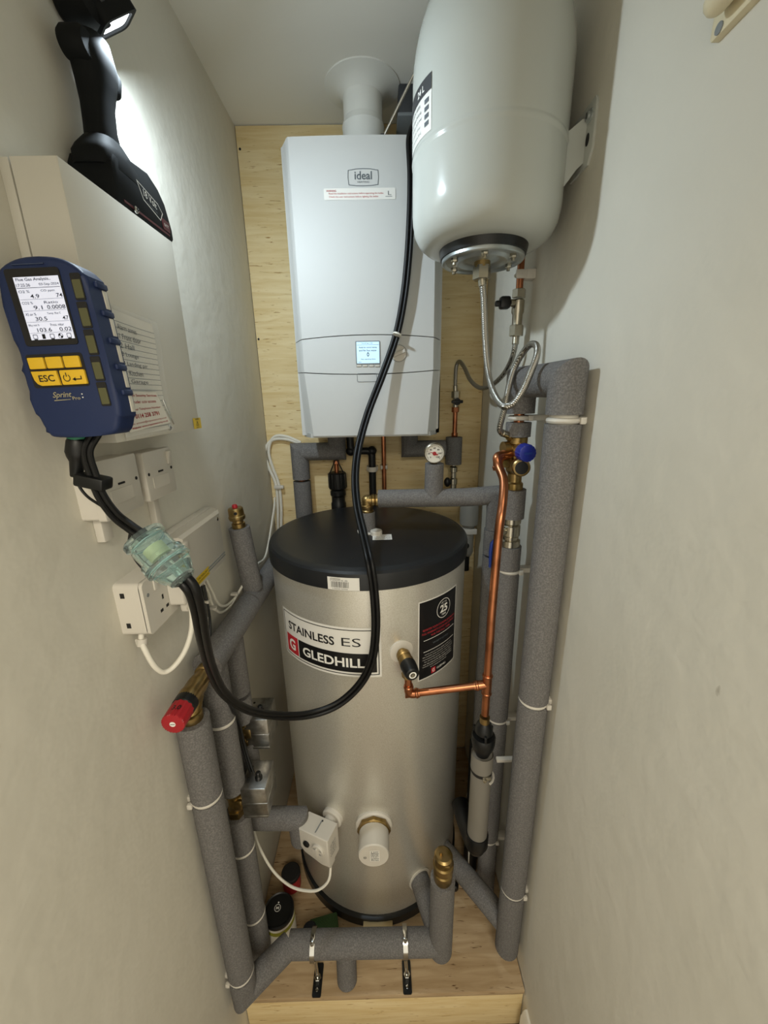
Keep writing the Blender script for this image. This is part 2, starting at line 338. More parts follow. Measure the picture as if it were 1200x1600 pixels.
# logo badge and warning label
mp = fpl(567.5, 277); b = B(M['greyink']); S = .0165/10
oc = [(-.036, .014), (-.018, .0168), (0, .0175), (.018, .0168), (.036, .014), (.037, 0), (.0355, -.0155), (.018, -.0175), (0, -.018), (-.018, -.0175), (-.0355, -.0155), (-.037, 0)]
b.ring2(oc, [(x*.965, y*.93) for x, y in oc], mp)
b.text('ideal', .041, .0165, shifted(mp, 0, .0035), .012); b.text('HEATING', .028, .0033, shifted(mp, 0, -.0095)); obj('logo_badge', b, up)
mp = fpl(562, 303); b = B(M['labelw']); b.flat(rrect(.172, .0235, .002), plane(mp(0, 0)+Vector((0, .0004, 0)), FX, FZ))
b.use(M['redink']); b.text('WARNING', .024, .0042, shifted(mp, -.068, .0065), .01)
b.use(M['pink']); b.text('Read the installation instructions before operating the boiler.', .132, .0046, shifted(mp, -.008, .0006)); b.text('Check the user instructions before lighting the boiler.', .120, .0046, shifted(mp, -.014, -.006))
b.use(M['greyink']); b.text('L', .008, .008, shifted(mp, .072, .001)); b.text('______', .016, .001, shifted(mp, .07, -.006)); obj('warning_label', b, up)
# screen, buttons, knob
p = fy(575, 551); b = B(M['slot'], frame((p.x, front_y(p.x), p.z), FX, FZ, (0, -1, 0))); b.prism(rrect(.066, .058, .003), .0015, bev=.0006); obj('screen_bezel', b, fas)
mp = plane((p.x, front_y(p.x)-.0018, p.z), FX, FZ); b = B(M['lcd2']); b.rect(.060, .053, mp)
b.use(M['ink']); m2 = plane((p.x, front_y(p.x)-.0021, p.z), FX, FZ); 
b.text('Thu 03 Sep 17:25', .03, .0035, shifted(m2, -.002, .0225)); b.rect(.058, .0006, m2, 0, .019)
b.text('Ready for central heating', .047, .0045, shifted(m2, 0, .0125), .01); b.text('and for hot water', .047, .0045, shifted(m2, 0, .0055), .01)
fl = [(0, .006), (.003, .001), (.0025, -.004), (0, -.006), (-.0025, -.004), (-.003, .001)]; b.ring2([(x, y-.004) for x, y in fl], [(x*.5, y*.55-.0045) for x, y in fl], m2)
b.text('View operating status', .04, .0035, shifted(m2, 0, -.0165), .006); b.text('Menu', .008, .0025, shifted(m2, -.022, -.0235)); obj('screen', b, fas)
for px in (561, 570.5, 580.5, 590): 
    p = fy(px, 571); b = B(M['slot'], frame((p.x, front_y(p.x)+.001, p.z), FX, FZ, (0, -1, 0))); b.prism(rrect(.0145, .0075, .0012), .0015)
    b.use(M['white']); b.prism(rrect(.0125, .0052, .001, cy=-.0008), .0032, bev=.0005); obj('button', b, fas)
p = fy(623, 552); T_ = frame((p.x, front_y(p.x), p.z), FX, FZ, (0, -1, 0)); b = B(M['slot'], T_); b.lathe([(.0218, -.002), (.0218, .0008)], n=40, Mx=I4); b.use(M['white']); b.lathe([(.0205, 0), (.0205, .002), (.019, .003), (0, .003)], n=40, Mx=I4)
b.box((0, 0, .006), (.036, .009, .009), .002, Matrix.Rotation(R_(20), 3, 'Z')); obj('control_knob', b, fas)
p = fy(573.5, 590); b = B(M['slot'], frame((p.x, front_y(p.x)+.004, p.z), FX, FZ, (0, -1, 0))); b.ring2(rrect(.054, .022, .003), rrect(.0515, .0195, .0025), lambda x, y: Vector((x, y, .0045))); obj('flap_grip', b, low)

# ================================================================== flue above the boiler
fx, fyy, = -.022, 1.262
t = thing('flue', 'white round flue pipe rising from the boiler top into the ceiling', 'flue', (fx, fyy, BZ1))
obj('flue_pipe', B(M['flue']).cyl((fx, fyy, BZ1), (fx, fyy, ZC), .050, n=40), t)
obj('lower_collar', B(M['flue']).lathe([(.050, 0), (.0535, .001), (.0535, .012), (.051, .014), (.0535, .016), (.0535, .082), (.055, .086), (.0535, .09), (.050, .101)], (fx, fyy, BZ1+.0005), n=40), t)
obj('ceiling_rosette', B(M['flue']).lathe([(.050, -.024), (.0525, -.022), (.060, -.015), (.076, -.007), (.095, -.003), (.095, 0)], (fx, fyy, ZC), n=48), t)
b = B(M['dgrey']); sp = Vector((fx+.032, fyy-.045, BZ1+.022)); b.cyl(sp, sp+Vector((.014, -.012, .006)), .009, n=16); b.cyl(sp+Vector((.014, -.012, .006)), sp+Vector((.02, -.017, .009)), .0065, n=16); obj('sampling_cap', b, t)
# probe left in the flue
t = thing('gas_probe', 'thin steel sampling probe slanting up from the flue behind the white vessel', 'probe', tuple(sp))
p0 = sp+Vector((.012, -.012, .006)); p1 = Vector((.118, 1.13, BZ1+.148)); dv = (p1-p0).normalized()
obj('rod', B(M['chrome']).cyl(p0, p1, .0032, n=12), t)
obj('cone_stop', B(M['dgrey']).lathe([(.004, 0), (.009, .006), (.009, .012), (.004, .016)], p0+dv*.002, dv, 14), t)
obj('handle', B(M['black']).cyl(p1, p1+dv*.03, .011, n=16, bev=.003), t)
b = B(M['dgrey']); b.box((.105, 1.30, ZC-.03), (.07, .10, .06), .004); b.use(M['slot']); b.box((.105, 1.30, ZC-.064), (.076, .106, .008), .002)
solo('ceiling_box', b, 'small grey box on the ceiling between flue and white vessel', 'box')

# ================================================================== expansion vessel
VX, VY, VR = .208, .86, .1345
def vz(z): return CAM_H+(z-CAM_H)*1.062
t = thing('expansion_vessel', 'large white expansion vessel hung high on the right wall', 'expansion vessel', (VX, VY, 1.9443))
pr = [(.080, 1.9655), (.096, 1.9668), (.111, 1.9715), (.122, 1.9805), (.130, 1.9945), (VR-.0008, 2.013), (VR, 2.026), (VR, 2.032), (VR, 2.098), (VR, 2.100), (VR+.0012, 2.1025), (VR+.0014, 2.105), (VR+.0012, 2.1075), (VR, 2.110), (VR, 2.112), (VR, 2.212), (VR, 2.220), (.1335, 2.238), (.1305, 2.258), (.1245, 2.282), (.115, 2.306), (.101, 2.330), (.082, 2.350), (.056, 2.364), (.028, 2.371), (0, 2.373)]
obj('tank', B(M['vessel']).lathe([(0, 1.9655)]+pr, (VX, VY, 0), n=72), t, ang=60)
obj('rubber_ring', B(M['rubber']).lathe([(.070, 1.9517), (.080, 1.9517), (.083, 1.9655), (.086, 1.9825), (.0845, 1.9846), (.075, 1.9846)], (VX, VY, 0), n=56), t)
fl = obj('flange', B(M['steel']).lathe([(0, 1.953), (.075, 1.953), (.0775, 1.9515), (.0775, 1.946), (.076, 1.9445), (.072, 1.9445), (.069, 1.9475), (.054, 1.948), (.050, 1.9450), (.046, 1.9440), (.042, 1.9462), (.036, 1.9490), (.028, 1.9490), (.022, 1.9465), (0, 1.9455)], (VX, VY, 0), n=56), t)
for k in range(6):
    a = R_(20+60*k); p = Vector((VX+.0615*math.cos(a), VY+.0615*math.sin(a), 1.949)); b = B(M['nickel']); b.hexnut(p, p-Vector((0, 0, .008)), .0065); b.cyl(p-Vector((0, 0, .007)), p-Vector((0, 0, .013)), .0035, n=10); obj('bolt', b, fl)
b = B(M['brass']); b.cyl((VX, VY, 1.949), (VX, VY, 1.936), .0155, n=24)
b.use(M['nickel']); b.hexnut((VX, VY, 1.940), (VX, VY, 1.915), .0175); obj('connector_nut', b, t)
# label round its left side
def vmap(th, z, off=.0008): return lambda x, y: Vector((VX+(VR+off)*math.sin(R_(th)+x/VR), VY-(VR+off)*math.cos(R_(th)+x/VR), z+y))
m0 = vmap(-77, 2.152, .0006); m1 = vmap(-77, 2.152, .0010)
b = B(M['labelw']); b.grid(lambda u, v: m0(-.05+.1*u, -.037+.074*v), 14, 1)
b.use(M['dgrey']); b.grid(lambda u, v: m1(-.05+.1*u, .016+.021*v), 14, 1)
m1 = vmap(-77, 2.152, .0013); b.use(M['whiteink']); b.text('24 L', .022, .009, shifted(m1, .02, .026), .02)
b.use(M['greyink'])
for k in range(5): b.text(['EXPANSION VESSEL', 'Potable water 24 litres', 'Pre-charge 3.5 bar', 'Max. pressure 10 bar', 'Max. temperature 99 C'][k], .05+.006*(k % 3), .0042, shifted(m1, -.006, .009-.0095*k), .004)
for k in range(4): b.rect(.011, .006, m1, .038, .006-.010*k)
obj('rating_label', b, t)
# bracket on the wall
t = thing('vessel_bracket', 'white metal bracket screwed to the right wall holding the large vessel', 'bracket', (XR, .82, 2.10))
pa, pb, pc, pd = [at(*q, x=XR) for q in ((942, 172), (931, 232), (912, 262), (912, 196))]
b = B(M['vessel'], frame((XR, 0, 0), (0, -1, 0), (0, 0, 1), (-1, 0, 0)))
y0, y1 = .775, .850; zt, zb = 2.155, 2.065
b.prism([(-y1, zt), (-y0-.006, zt), (-y0, zt-.01), (-y0, zb+.02), (-y0-.012, zb), (-y1, zb)], .004, bev=.001); obj('wall_plate', b, t)
b = B(M['vessel'], frame((0, 0, 0), (1, 0, 0), (0, 0, 1), (0, -1, 0)))
b.prism([(VX+.112, 2.030), (VX+.112, 2.113), (XR-.012, 2.135), (XR, 2.137), (XR, 2.078), (XR-.014, 2.066)], .004, z0=-.805); obj('arm', b, t)
b = B(M['steel']); b.lathe([(.0095, 0), (.0095, .0015), (.006, .003), (.006, .006), (0, .006)], (XR-.004, .793, 2.135), (-1, 0, 0), 20); b.use(M['dark']); b.box((XR-.0102, .793, 2.135), (.0006, .0018, .008)); obj('screw', b, t)
b = B(M['dark']); b.prism(ngon(.0055, 16, ry=.009), .0006, frame((XR-.0043, .793, 2.103), (0, 1, 0), (0, 0, 1), (-1, 0, 0))); obj('slot', b, t)

# ================================================================== hot water cylinder
CX, CY, CR = -.034, 1.06, .2725; ZL = 1.336
t = thing('water_cylinder', 'tall silver hot water cylinder with black lid standing on the plywood plinth', 'cylinder', (CX, CY, ZP))
body = obj('body', B(M['tank']).lathe([(0, .19), (.255, .19), (.266, .196), (CR, .21), (CR, 1.30), (0, 1.30)], (CX, CY, 0), n=96), t)
obj('base_ring', B(M['rubber']).lathe([(0, ZP), (.279, ZP), (.279, .196), (.27, .2), (0, .2)], (CX, CY, 0), n=80), t)
lid = obj('lid', B(M['lid']).lathe([(0, 1.287), (CR+.003, 1.287), (CR+.0055, 1.289), (CR+.0055, 1.318), (CR+.003, 1.327), (CR-.002, 1.332), (CR-.012, 1.3355), (CR-.02, 1.336), (0, ZL)], (CX, CY, 0), n=96), t, ang=25)
def cmap(th, z, off=.0008, R=CR): return lambda x, y: Vector((CX+(R+off)*math.sin(R_(th)+x/R), CY-(R+off)*math.cos(R_(th)+x/R), z+y))
def rgrid(b, m, w, h, cx=0, cy=0, nu=24): return b.grid(lambda u, v: m(cx-w/2+w*u, cy-h/2+h*v), nu, 1)
# maker's label
th0 = (-53.9+6.1)/2; wL = R_(60.2)*CR; zc = (1.191+1.058)/2; hL = .134
m0, m1, m2, m3 = [cmap(th0, zc, o) for o in (.0005, .0008, .0011, .0014)]
b = B(M['labelw']); b.grid(lambda u, v: m0(-wL/2+wL*u, -hL/2+hL*v), 32, 1)
b.use(M['labelk'])
for (cx_, cy_, w_, h_) in ((0, hL/2-.007, wL-.012, .0022), (0, -hL/2+.007, wL-.012, .0022), (-wL/2+.006, 0, .0022, hL-.013), (wL/2-.006, 0, .0022, hL-.013)): rgrid(b, m1, w_, h_, cx_, cy_)
rgrid(b, m1, wL-.075, .052, .0265, -.028, 30)
b.use(M['gledred']); rgrid(b, m1, .048, .052, -wL/2+.037, -.028, 8)
b.use(M['ink']); b.text('STAINLESS', .148, .0235, shifted(m2, -.042, .027), .022); b.text('ES', .046, .0225, shifted(m2, .073, .028), -.004)
b.use(M['whiteink']); b.text('GLEDHILL', .168, .026, shifted(m2, .02, -.028), .024); b.text('G', .026, .032, shifted(m2, -wL/2+.037, -.028), .03)
obj('maker_label', b, body)
# dark guarantee label
th1 = (25.6+55.3)/2; wK = R_(29.5)*CR; hK = .220; zk = (1.238+1.018)/2
m0, m1, m2 = [cmap(th1, zk, o) for o in (.0005, .0008, .0011)]
b = B(M['labelw']); b.grid(lambda u, v: m0(-wK/2+wK*u, -hK/2+hK*v), 14, 1); b.use(M['labelk']); rgrid(b, m1, wK-.006, hK-.006, nu=14)
b.use(M['whiteink']); cc = [(.012+x, .069+y) for x, y in ngon(.026, 40)]; ci = [(.012+x, .069+y) for x, y in ngon(.0245, 40)]; b.ring2(cc, ci, m2)
b.text('25', .028, .021, shifted(m2, .012, .069), .03); b.text('UP TO', .02, .004, shifted(m2, .012, .0855), .008); b.text('A FULL', .024, .004, shifted(m2, .012, .082-.0035)); b.text('YEAR', .017, .005, shifted(m2, .012, .053), .02)
b.use(M['pink']); b.text('REGISTER YOUR CYLINDER ONLINE FOR', .120, .0055, shifted(m2, .003, .030), .008); b.text('FULL WARRANTY COVER AND SUPPORT', .118, .0055, shifted(m2, .0, .020), .008); b.text('FOR THE FULL TERM', .07, .0055, shifted(m2, .004, .010), .008)
b.use(M['whiteink']); rgrid(b, m2, .115, .0013, .003, .001, 10); rgrid(b, m2, .115, .0013, .003, -.031, 10)
b.use(M['greyink']); rgrid(b, m1, wK-.01, .026, 0, -.0155, 10) if False else None
b.text('warranty', .06, .008, shifted(m2, .004, -.015))
b.use(M['labelw'])
for k, w_ in enumerate((.098, .11, .11, .10, .106, .11, .06)): b.text(['terms and conditions apply to this unit', 'the installer must complete the benchmark', 'commissioning record and return the card', 'for servicing please retain this label', 'see the manual for full details of cover', 'annual inspection must be carried out', 'by a competent person'][k], w_, .0035, shifted(m2, -.002, -.040-.0068*k))
b.use(M['gledred']); rgrid(b, m2, .014, .016, -.022, -.0945, 3); b.use(M['whiteink']); b.text('G', .008, .010, shifted(cmap(th1, zk, .0014), -.022, -.0945), .02); b.text('GLEDHILL', .036, .006, shifted(m2, .008, -.0945), .01)
obj('guarantee_label', b, body)
# barcode on the lid rim
m0, m1 = [cmap(-10.6, 1.3045, o, CR+.0055) for o in (.0004, .0007)]
b = B(M['labelw']); b.grid(lambda u, v: m0(-.0365+.073*u, -.0155+.031*v), 8, 1); b.use(M['ink'])
b.text('4700000000', .024, .0032, shifted(m1, -.018, .0118)); b.text('STAINLESS ES 180', .04, .0032, shifted(m1, -.010, .0082)); x = -.028
random.seed(4)
while x < .013:
    w_ = random.choice((.0006, .0009, .0014)); rgrid(b, m1, w_, .0145, x, -.002, 1); x += w_+random.choice((.0008, .0012))
b.text('0 000000 000000', .036, .0024, shifted(m1, -.008, -.0125)); obj('barcode_label', b, lid)
mp = plane((.004, .995, ZL+.0006), (1, .02, 0), (-.02, 1, 0)); b = B(M['labelw']); b.rect(.052, .042, mp); b.use(M['greyink']); mp = plane((.004, .995, ZL+.0009), (1, .02, 0), (-.02, 1, 0))
for k in range(4): b.text(['Fit the anode tightly', 'before filling unit.', 'Do not remove lid', 'when pressurised'][k], .042, .005, shifted(mp, 0, .013-.0085*k))
obj('lid_sticker', b, lid)
for px, py, r in ((551, 872, .003), (580, 741+110, .0)):
    if r: p = at(px, py, z=ZL); obj('screw', B(M['dark']).lathe([(r, 0), (r, .001), (0, .001)], p-Vector((0, 0, .0003)), n=10), lid)
b = B(M['white']); p = Vector((-.012, 1.020, ZL)); b.lathe([(.0165, 0), (.0165, .010), (.015, .012), (0, .012)], p, n=28); obj('plug_cap', b, lid)
# bosses that belong to the jacket
def cpt(th, z, off=0): return Vector((CX+(CR+off)*math.sin(R_(th)), CY-(CR+off)*math.cos(R_(th)), z))
def cn(th): return Vector((math.sin(R_(th)), -math.cos(R_(th)), 0))
obj('valve_boss', B(M['white']).lathe([(.029, -.003), (.029, .002), (.024, .004), (0, .004)], cpt(16.4, 1.120), cn(16.4), 36), body)
immp = cpt(-.3, .577)
t = thing('immersion_heater', 'white round capped immersion heater with brass nut low on the silver cylinder', 'heater', tuple(immp))
n0 = cn(-.3)
obj('boss', B(M['white']).lathe([(.050, -.003), (.050, .004), (.046, .008), (0, .008)], immp, n0, 40), t)
obj('hex_nut', B(M['brass']).lathe([(.040, .008), (.0455, .010), (.0455, .018), (.041, .021)], immp, n0, 8), t)
b = B(M['white']); b.lathe([(.038, .02), (.0395, .022), (.0395, .074), (.0375, .077), (0, .077)], immp, n0, 44)
T_ = frame(immp+n0*.0773, (1, 0, 0), FZ, (0, -1, 0)); mp = lambda x, y: T_ @ Vector((x, y, .0004)); b.use(M['labelw']); b.rect(.024, .038, mp, .003, .002); b.use(M['ink']); mp2 = lambda x, y: T_ @ Vector((x, y, .0007))
for k in range(6): b.text(['3 kW', 'IMMERSION', 'HEATER', 'IP X4 230 V', 'isolate', 'first'][k], .020, .0042, shifted(mp2, .003, .016-.0058*k), .01)
b.text('O', .007, .007, shifted(mp2, -.022, -.004), .01); obj('cap', b, t)
# thermostat
tp = Vector((-.150, .814, .577)); tn = Vector((-.42, -.9, 0)).normalized(); tx = Vector((.9, -.42, 0)).normalized()
t = thing('cylinder_thermostat', 'grey white square thermostat box with dial on the lower left of the cylinder', 'thermostat', tuple(tp))
obj('boss', B(M['white']).lathe([(.030, -.012), (.030, .008), (.026, .012), (.018, .012), (.018, .03)], tp, tn, 36), t)
bc = Vector((-.182, .771, .557)); Tm = frame(bc, tx, FZ, tn)
b = B(M['white'], Tm); b.prism([(-.047, .044), (.044, .050), (.044, -.046), (.020, -.050), (-.034, -.034), (-.047, -.018)], .050, z0=-.022, bev=.004, seg=3); hs = obj('housing', b, t)
b = B(M['white'], Tm); b.prism(rrect(.012, .012, .002, cx=.0375, cy=-.052), .02, z0=.0); obj('cable_gland', b, t)
b = B(M['black'], Tm); b.lathe([(.0095, 0), (.0095, .0035), (.007, .005), (0, .005)], n=28, Mx=frame((-.024, .004, .028), (1, 0, 0), (0, 1, 0), (0, 0, 1))); obj('blanking_plug', b, t)
b = B(M['white'], Tm); X_ = frame((.013, .004, .028), (1, 0, 0), (0, 1, 0), (0, 0, 1)); b.lathe([(.018, 0), (.018, .004), (.0165, .006), (0, .006)], n=36, Mx=X_); b.box((.013, .004, .036), (.005, .026, .006), .001)
b.use(M['greyink']); mp = lambda x, y: Vector((.013+x, .004+y, .0343)); b.text('60', .007, .005, shifted(mp, -.009, .006), .01); b.text('70', .007, .005, shifted(mp, .009, .006), .01); b.text('80', .007, .005, shifted(mp, .009, -.006), .01); obj('dial', b, t)
b = B(M['slot'], Tm); b.box((.002, .0497, .004), (.0025, .001, .034)); b.use(M['dark']); b.lathe([(.0022, 0), (.0022, .0012)], n=10, Mx=frame((.004, .0492, -.012), (0, 0, 1), (1, 0, 0), (0, 1, 0))); obj('cover_screw', b, t)
Tr = frame(bc+tx*.0441, -tn, FZ, tx); b = B(M['greyink']); mp = lambda x, y: Tr @ Vector((x, y, .0006))
for k in range(4): b.text(['25-90 C', '16 A 250 V', 'set 60 C', 'class I'][k], .026, .006, shifted(mp, -.006, .018-.011*k), .006)
obj('rating_print', b, hs)
c = [bc+tx*.0375+tn*.010+Vector((0, 0, -.050)), at(514, 1374, y=.725), at(500, 1389, y=.72), at(482, 1392, y=.725), at(455, 1385, y=.74), at(428, 1362, y=.76), at(406, 1325, y=.77), at(395, 1290, y=.785), at(392, 1262, y=.80), at(393, 1235, y=.80)]
solo('thermostat_cable', B(M['whitecable']).tube(smooth(c), .0035, 10), 'thin white cable hanging in a loop from the thermostat box to the metal valve head', 'cable')

# ================================================================== security panel on the left wall
PX, PY0, PY1, PZ0, PZ1 = -.332, .507, .748, 1.650, 1.950
t = thing('security_panel', 'beige and grey metal security panel box on the left wall under the torch', 'panel box', (XL, (PY0+PY1)/2, PZ0))
b = B(M['beige']); b.box((XL+.0055, (PY0+PY1)/2, (PZ0+PZ1)/2), (.011, PY1-PY0, PZ1-PZ0), .001); b.use(M['dark']); b.box((XL+.022, (PY0+PY1)/2, (PZ0+PZ1)/2), (.030, PY1-PY0-.008, PZ1-PZ0-.008)); obj('back_box', b, t)
b = B(M['beige'])
b.box((PX-.001, (PY0+PY1)/2, (PZ0+PZ1)/2), (.002, PY1-PY0, PZ1-PZ0), .0006)
for z_ in (PZ0+.001, PZ1-.001): b.box((PX-.0255, (PY0+PY1)/2, z_), (.049, PY1-PY0, .002))
for y_ in (PY0+.001, PY1-.001): b.box((PX-.0255, y_, (PZ0+PZ1)/2), (.049, .002, PZ1-PZ0-.004))
cov = obj('cover', b, t)
for (px, py) in ((212, 328), (264, 668)):
    p = at(px, py, x=PX); b = B(M['chrome']); b.lathe([(.0045, 0), (.0045, .0015), (.003, .003), (0, .003)], (PX, p.y, p.z), (1, 0, 0), 16); b.use(M['dark']); b.box((PX+.0031, p.y, p.z), (.0006, .0012, .006)); b.box((PX+.0031, p.y, p.z), (.0006, .006, .0012)); obj('screw', b, t)
mp = plane((PX+.0006, .742, 1.6595), (0, 1, 0), FZ); b = B(M['stickerY']); b.rect(.031, .019, mp, -.002, 0); b.use(M['ink']); mp = plane((PX+.0009, .740, 1.6595), (0, 1, 0), FZ)
b.ring2([(0, .005), (-.0055, -.004), (.0055, -.004)], [(0, .0035), (-.0042, -.0033), (.0042, -.0033)], mp); b.text('!', .0012, .005, mp, .02); b.text('DANGER', .014, .0028, shifted(mp, 0, .0075), .01); b.text('230 V', .012, .0025, shifted(mp, 0, -.0072)); obj('warning_sticker', b, cov)
# note in a clear wallet
t = thing('note_wallet', 'handwritten lined note in a clear plastic wallet on the grey panel box', 'note', (PX, .58, 1.65))
ny = lambda y, z: y
wq = [(.530, 1.818), (.641, 1.812), (.640, 1.655), (.522, 1.651)]
def bil(u, v): 
    a = (wq[0][0]*(1-u)+wq[1][0]*u, wq[0][1]*(1-u)+wq[1][1]*u); c_ = (wq[3][0]*(1-u)+wq[2][0]*u, wq[3][1]*(1-u)+wq[2][1]*u); return (c_[0]*(1-v)+a[0]*v, c_[1]*(1-v)+a[1]*v)
curl = lambda u, v: .0012+.004*max(0, u-.55)**1.5*3+.0014*math.sin(7*v+2*u)*u*v
def npt(u, v, off=0): y_, z_ = bil(u, v); return Vector((PX+curl(u, v)+off, y_, z_))
b = B(M['paper']); b.grid(lambda u, v: npt(.02+.90*u, .02+.95*v), 16, 16)
b.use(M['slot'])
for k in range(19):
    v0 = .06+.046*k; b.grid(lambda u, v: npt(.02+.90*u, v0+.0045*v, .0004), 12, 1)
b.use(M['ink'])
nmp = lambda cu, cv: (lambda x, y: npt(cu+x/.112, cv+y/.16, .0007))
for k, (s_, w_) in enumerate((('Alarm zones', .040), ('1 Front door', .046), ('2 Hall', .030), ('3 Lounge', .036), ('4 Landing pir', .055), ('5 Kitchen', .040), ('6 Garage', .050))): b.text(s_, w_, .0066, nmp(.20+w_/2/.112+.012*(k % 2), .855-.068*k))
obj('lined_paper', b, t)
cw = mat('wallet_film', '#f2f4f4', .12, spec=.5); cw.node_tree.nodes['Principled BSDF'].inputs['Alpha'].default_value = .16
b = B(cw); b.grid(lambda u, v: npt(u, v, .0022), 14, 14); obj('plastic_wallet', b, t)
wc = at(263, 668, x=PX); b = B(M['chrome']); b.tube([npt(.86, .30, .003), npt(.93, .16, .0035), npt(.99, .06, .004)], .0012, 8); obj('pin_arm', b, t)
# service card
q = [at(*p_, x=PX+.005) for p_ in ((190, 611), (239, 613), (262, 660), (203, 676))]
t_ = B(M['paper']); cen = [(v.y, v.z) for v in q]
def cpt2(u, v, off=0):
    a = (cen[0][0]*(1-u)+cen[1][0]*u, cen[0][1]*(1-u)+cen[1][1]*u); c_ = (cen[3][0]*(1-u)+cen[2][0]*u, cen[3][1]*(1-u)+cen[2][1]*u)
    return Vector((PX+.0055+.004*u*u+off, c_[0]*(1-v)+a[0]*v, c_[1]*(1-v)+a[1]*v))
t_.grid(lambda u, v: cpt2(u, v), 8, 4); t_.grid(lambda u, v: cpt2(u, v, -.0006), 8, 4); t_.use(M['redink'])
cmp_ = lambda cu, cv: (lambda x, y: cpt2(cu+x, cv+y, .0005))
for s_, w_, h_, cv, bd in (('Meyson Security Services', .90, .085, .89, .012), ('Intruder cctv access', .72, .085, .73, .006), ('24 hour Telephone Number', .84, .075, .53, .004), ('0114 258 3791', .62, .12, .36, .02), ('visit: accounts@meysonsecurity.co.uk', .90, .065, .18, .0), ('Website: www.meysonsecurity.co.uk', .90, .065, .07, .02)): t_.text(s_, w_, h_, cmp_(.5, cv), bd)
solo('service_card', t_, 'small white card with red printing tucked over the lined note', 'card')

# ================================================================== torch on the panel
t = thing('work_torch', 'black cordless work torch standing lit on top of the security panel', 'torch', (-.362, .687, PZ1))
def tloft(b, rows, n=20):
    """rows: (centre, half width x, half length y, exponent) cross-sections"""
    vs = []; fs = []
    for (c, a, l_, e) in rows:
        for k in range(n):
            th = 2*PI*k/n; cx_, sx_ = math.cos(th), math.sin(th)
            vs.append(Vector(c)+Vector((a*math.copysign(abs(cx_)**(2/e), cx_), l_*math.copysign(abs(sx_)**(2/e), sx_), 0)))
    m = len(rows)
    for i in range(m-1): fs += [(i*n+k, i*n+(k+1) % n, (i+1)*n+(k+1) % n, (i+1)*n+k) for k in range(n)]
    fs += [tuple(range(n))[::-1], tuple(range((m-1)*n, m*n))]; b.add(vs, fs); return b
# battery and foot
TXc = -.362
Tb = frame((TXc, .687, PZ1+.0005), (0, 1, 0), (0, 0, 1), (1, 0, 0))
b = B(M['torch'], Tb); b.prism([(-.074, .004), (-.070, .0), (.068, .0), (.075, .006), (.075, .020), (.062, .052), (.046, .066), (.020, .076), (-.030, .070), (-.066, .058), (-.074, .045)], .056, z0=-.028, bev=.005); bat = obj('battery_pack', b, t)
b = B(M['battred'], Tb); b.prism(rrect(.022, .015, .003, cx=.052, cy=.019), .0008, z0=.0280)
mp = lambda x, y: Vector((x, y, .0286))
b.use(M['whiteink']); b.ring2([(-.020, .050), (.034, .042), (.046, .033), (.036, .020), (-.008, .030)], [(-.0175, .0485), (.0335, .0408), (.0440, .033), (.0355, .0215), (-.0070, .0313)], mp); b.text('18 Volt', .034, .009, lambda x, y: mp(.012+x, .0385+y-.13*x), .012); b.use(M['greyink']); b.text('Lithium-Ion', .026, .004, lambda x, y: mp(.016+x, .0295+y-.13*x))
b.use(M['whiteink']); b.text('BATT', .013, .004, lambda x, y: Vector((.052+x, .019+y, .0290)), .01); b.use(M['battred']); b.box((.0, .008, .0282), (.12, .003, .0008)); obj('battery_label', b, bat)
b = B(M['torch']); tloft(b, [((TXc, .653, PZ1+.044), .029, .044, 4), ((TXc, .653, PZ1+.060), .029, .044, 3.4), ((TXc, .653, PZ1+.070), .026, .038, 3), ((TXc, .652, PZ1+.084), .020, .024, 2.5)]); obj('foot', b, t)
b = B(M['torch']); tloft(b, [((TXc, .652, PZ1+.078), .0190, .0225, 2.4), ((TXc, .652, 2.050), .0175, .0205, 2.3), ((TXc, .655, 2.075), .0178, .0205, 2.3), ((TXc, .659, 2.095), .0195, .026, 2.3), ((TXc+.001, .661, 2.110), .021, .032, 2.3), ((TXc+.001, .661, 2.124), .0215, .036, 2.3), ((TXc+.002, .662, 2.136), .019, .032, 2.2), ((TXc+.003, .666, 2.150), .016, .022, 2.2)]); obj('handle', b, t)
b = B(M['torch']); b.lathe([(0, -.015), (.014, -.015), (.017, -.010), (.017, .010), (.014, .015), (0, .015)], (TXc, .633, 2.125), (1, 0, 0), 24); obj('pivot_knuckle', b, t)
b = B(M['torch']); b.box((-.354, .684, 2.114), (.022, .016, .032), .006, Matrix.Rotation(R_(-20), 3, 'X')); obj('trigger', b, t)
hd = TORCH_DIR; hc = TORCH_POS-hd*.004
HF = axframe(hc, hd)
b = B(M['torch'], HF); b.prism(rrect(.046, .056, .010), .070, z0=-.076, bev=0); b.use(M['dgrey'])
for k in (-1, 0, 1): b.box((k*.012, -.0282, -.026), (.006, .0016, .024), .0006); b.box((.0232, k*.015, -.026), (.0016, .006, .024), .0006); b.box((-.0232, k*.015, -.026), (.0016, .006, .024), .0006)
obj('head', b, t)
b = B(M['torch']); hb_ = hc-hd*.050; b.lathe([(0, -.028), (.018, -.028), (.025, -.020), (.027, 0), (.025, .020), (.018, .028), (0, .028)], (-.366, .668, 2.190), (1, -.25, 0), 26); obj('head_back', b, t)
b = B(M['torch'], HF)
po, pi_ = rrect(.046, .056, .010), rrect(.034, .044, .008)
n_ = len(po); b.add([(x, y, -.006) for x, y in po]+[(x, y, .001) for x, y in po]+[(x, y, .001) for x, y in pi_]+[(x, y, -.006) for x, y in pi_], [(j*n_+i, j*n_+(i+1) % n_, ((j+1) % 4)*n_+(i+1) % n_, ((j+1) % 4)*n_+i) for j in range(4) for i in range(n_)]); obj('bezel', b, t)
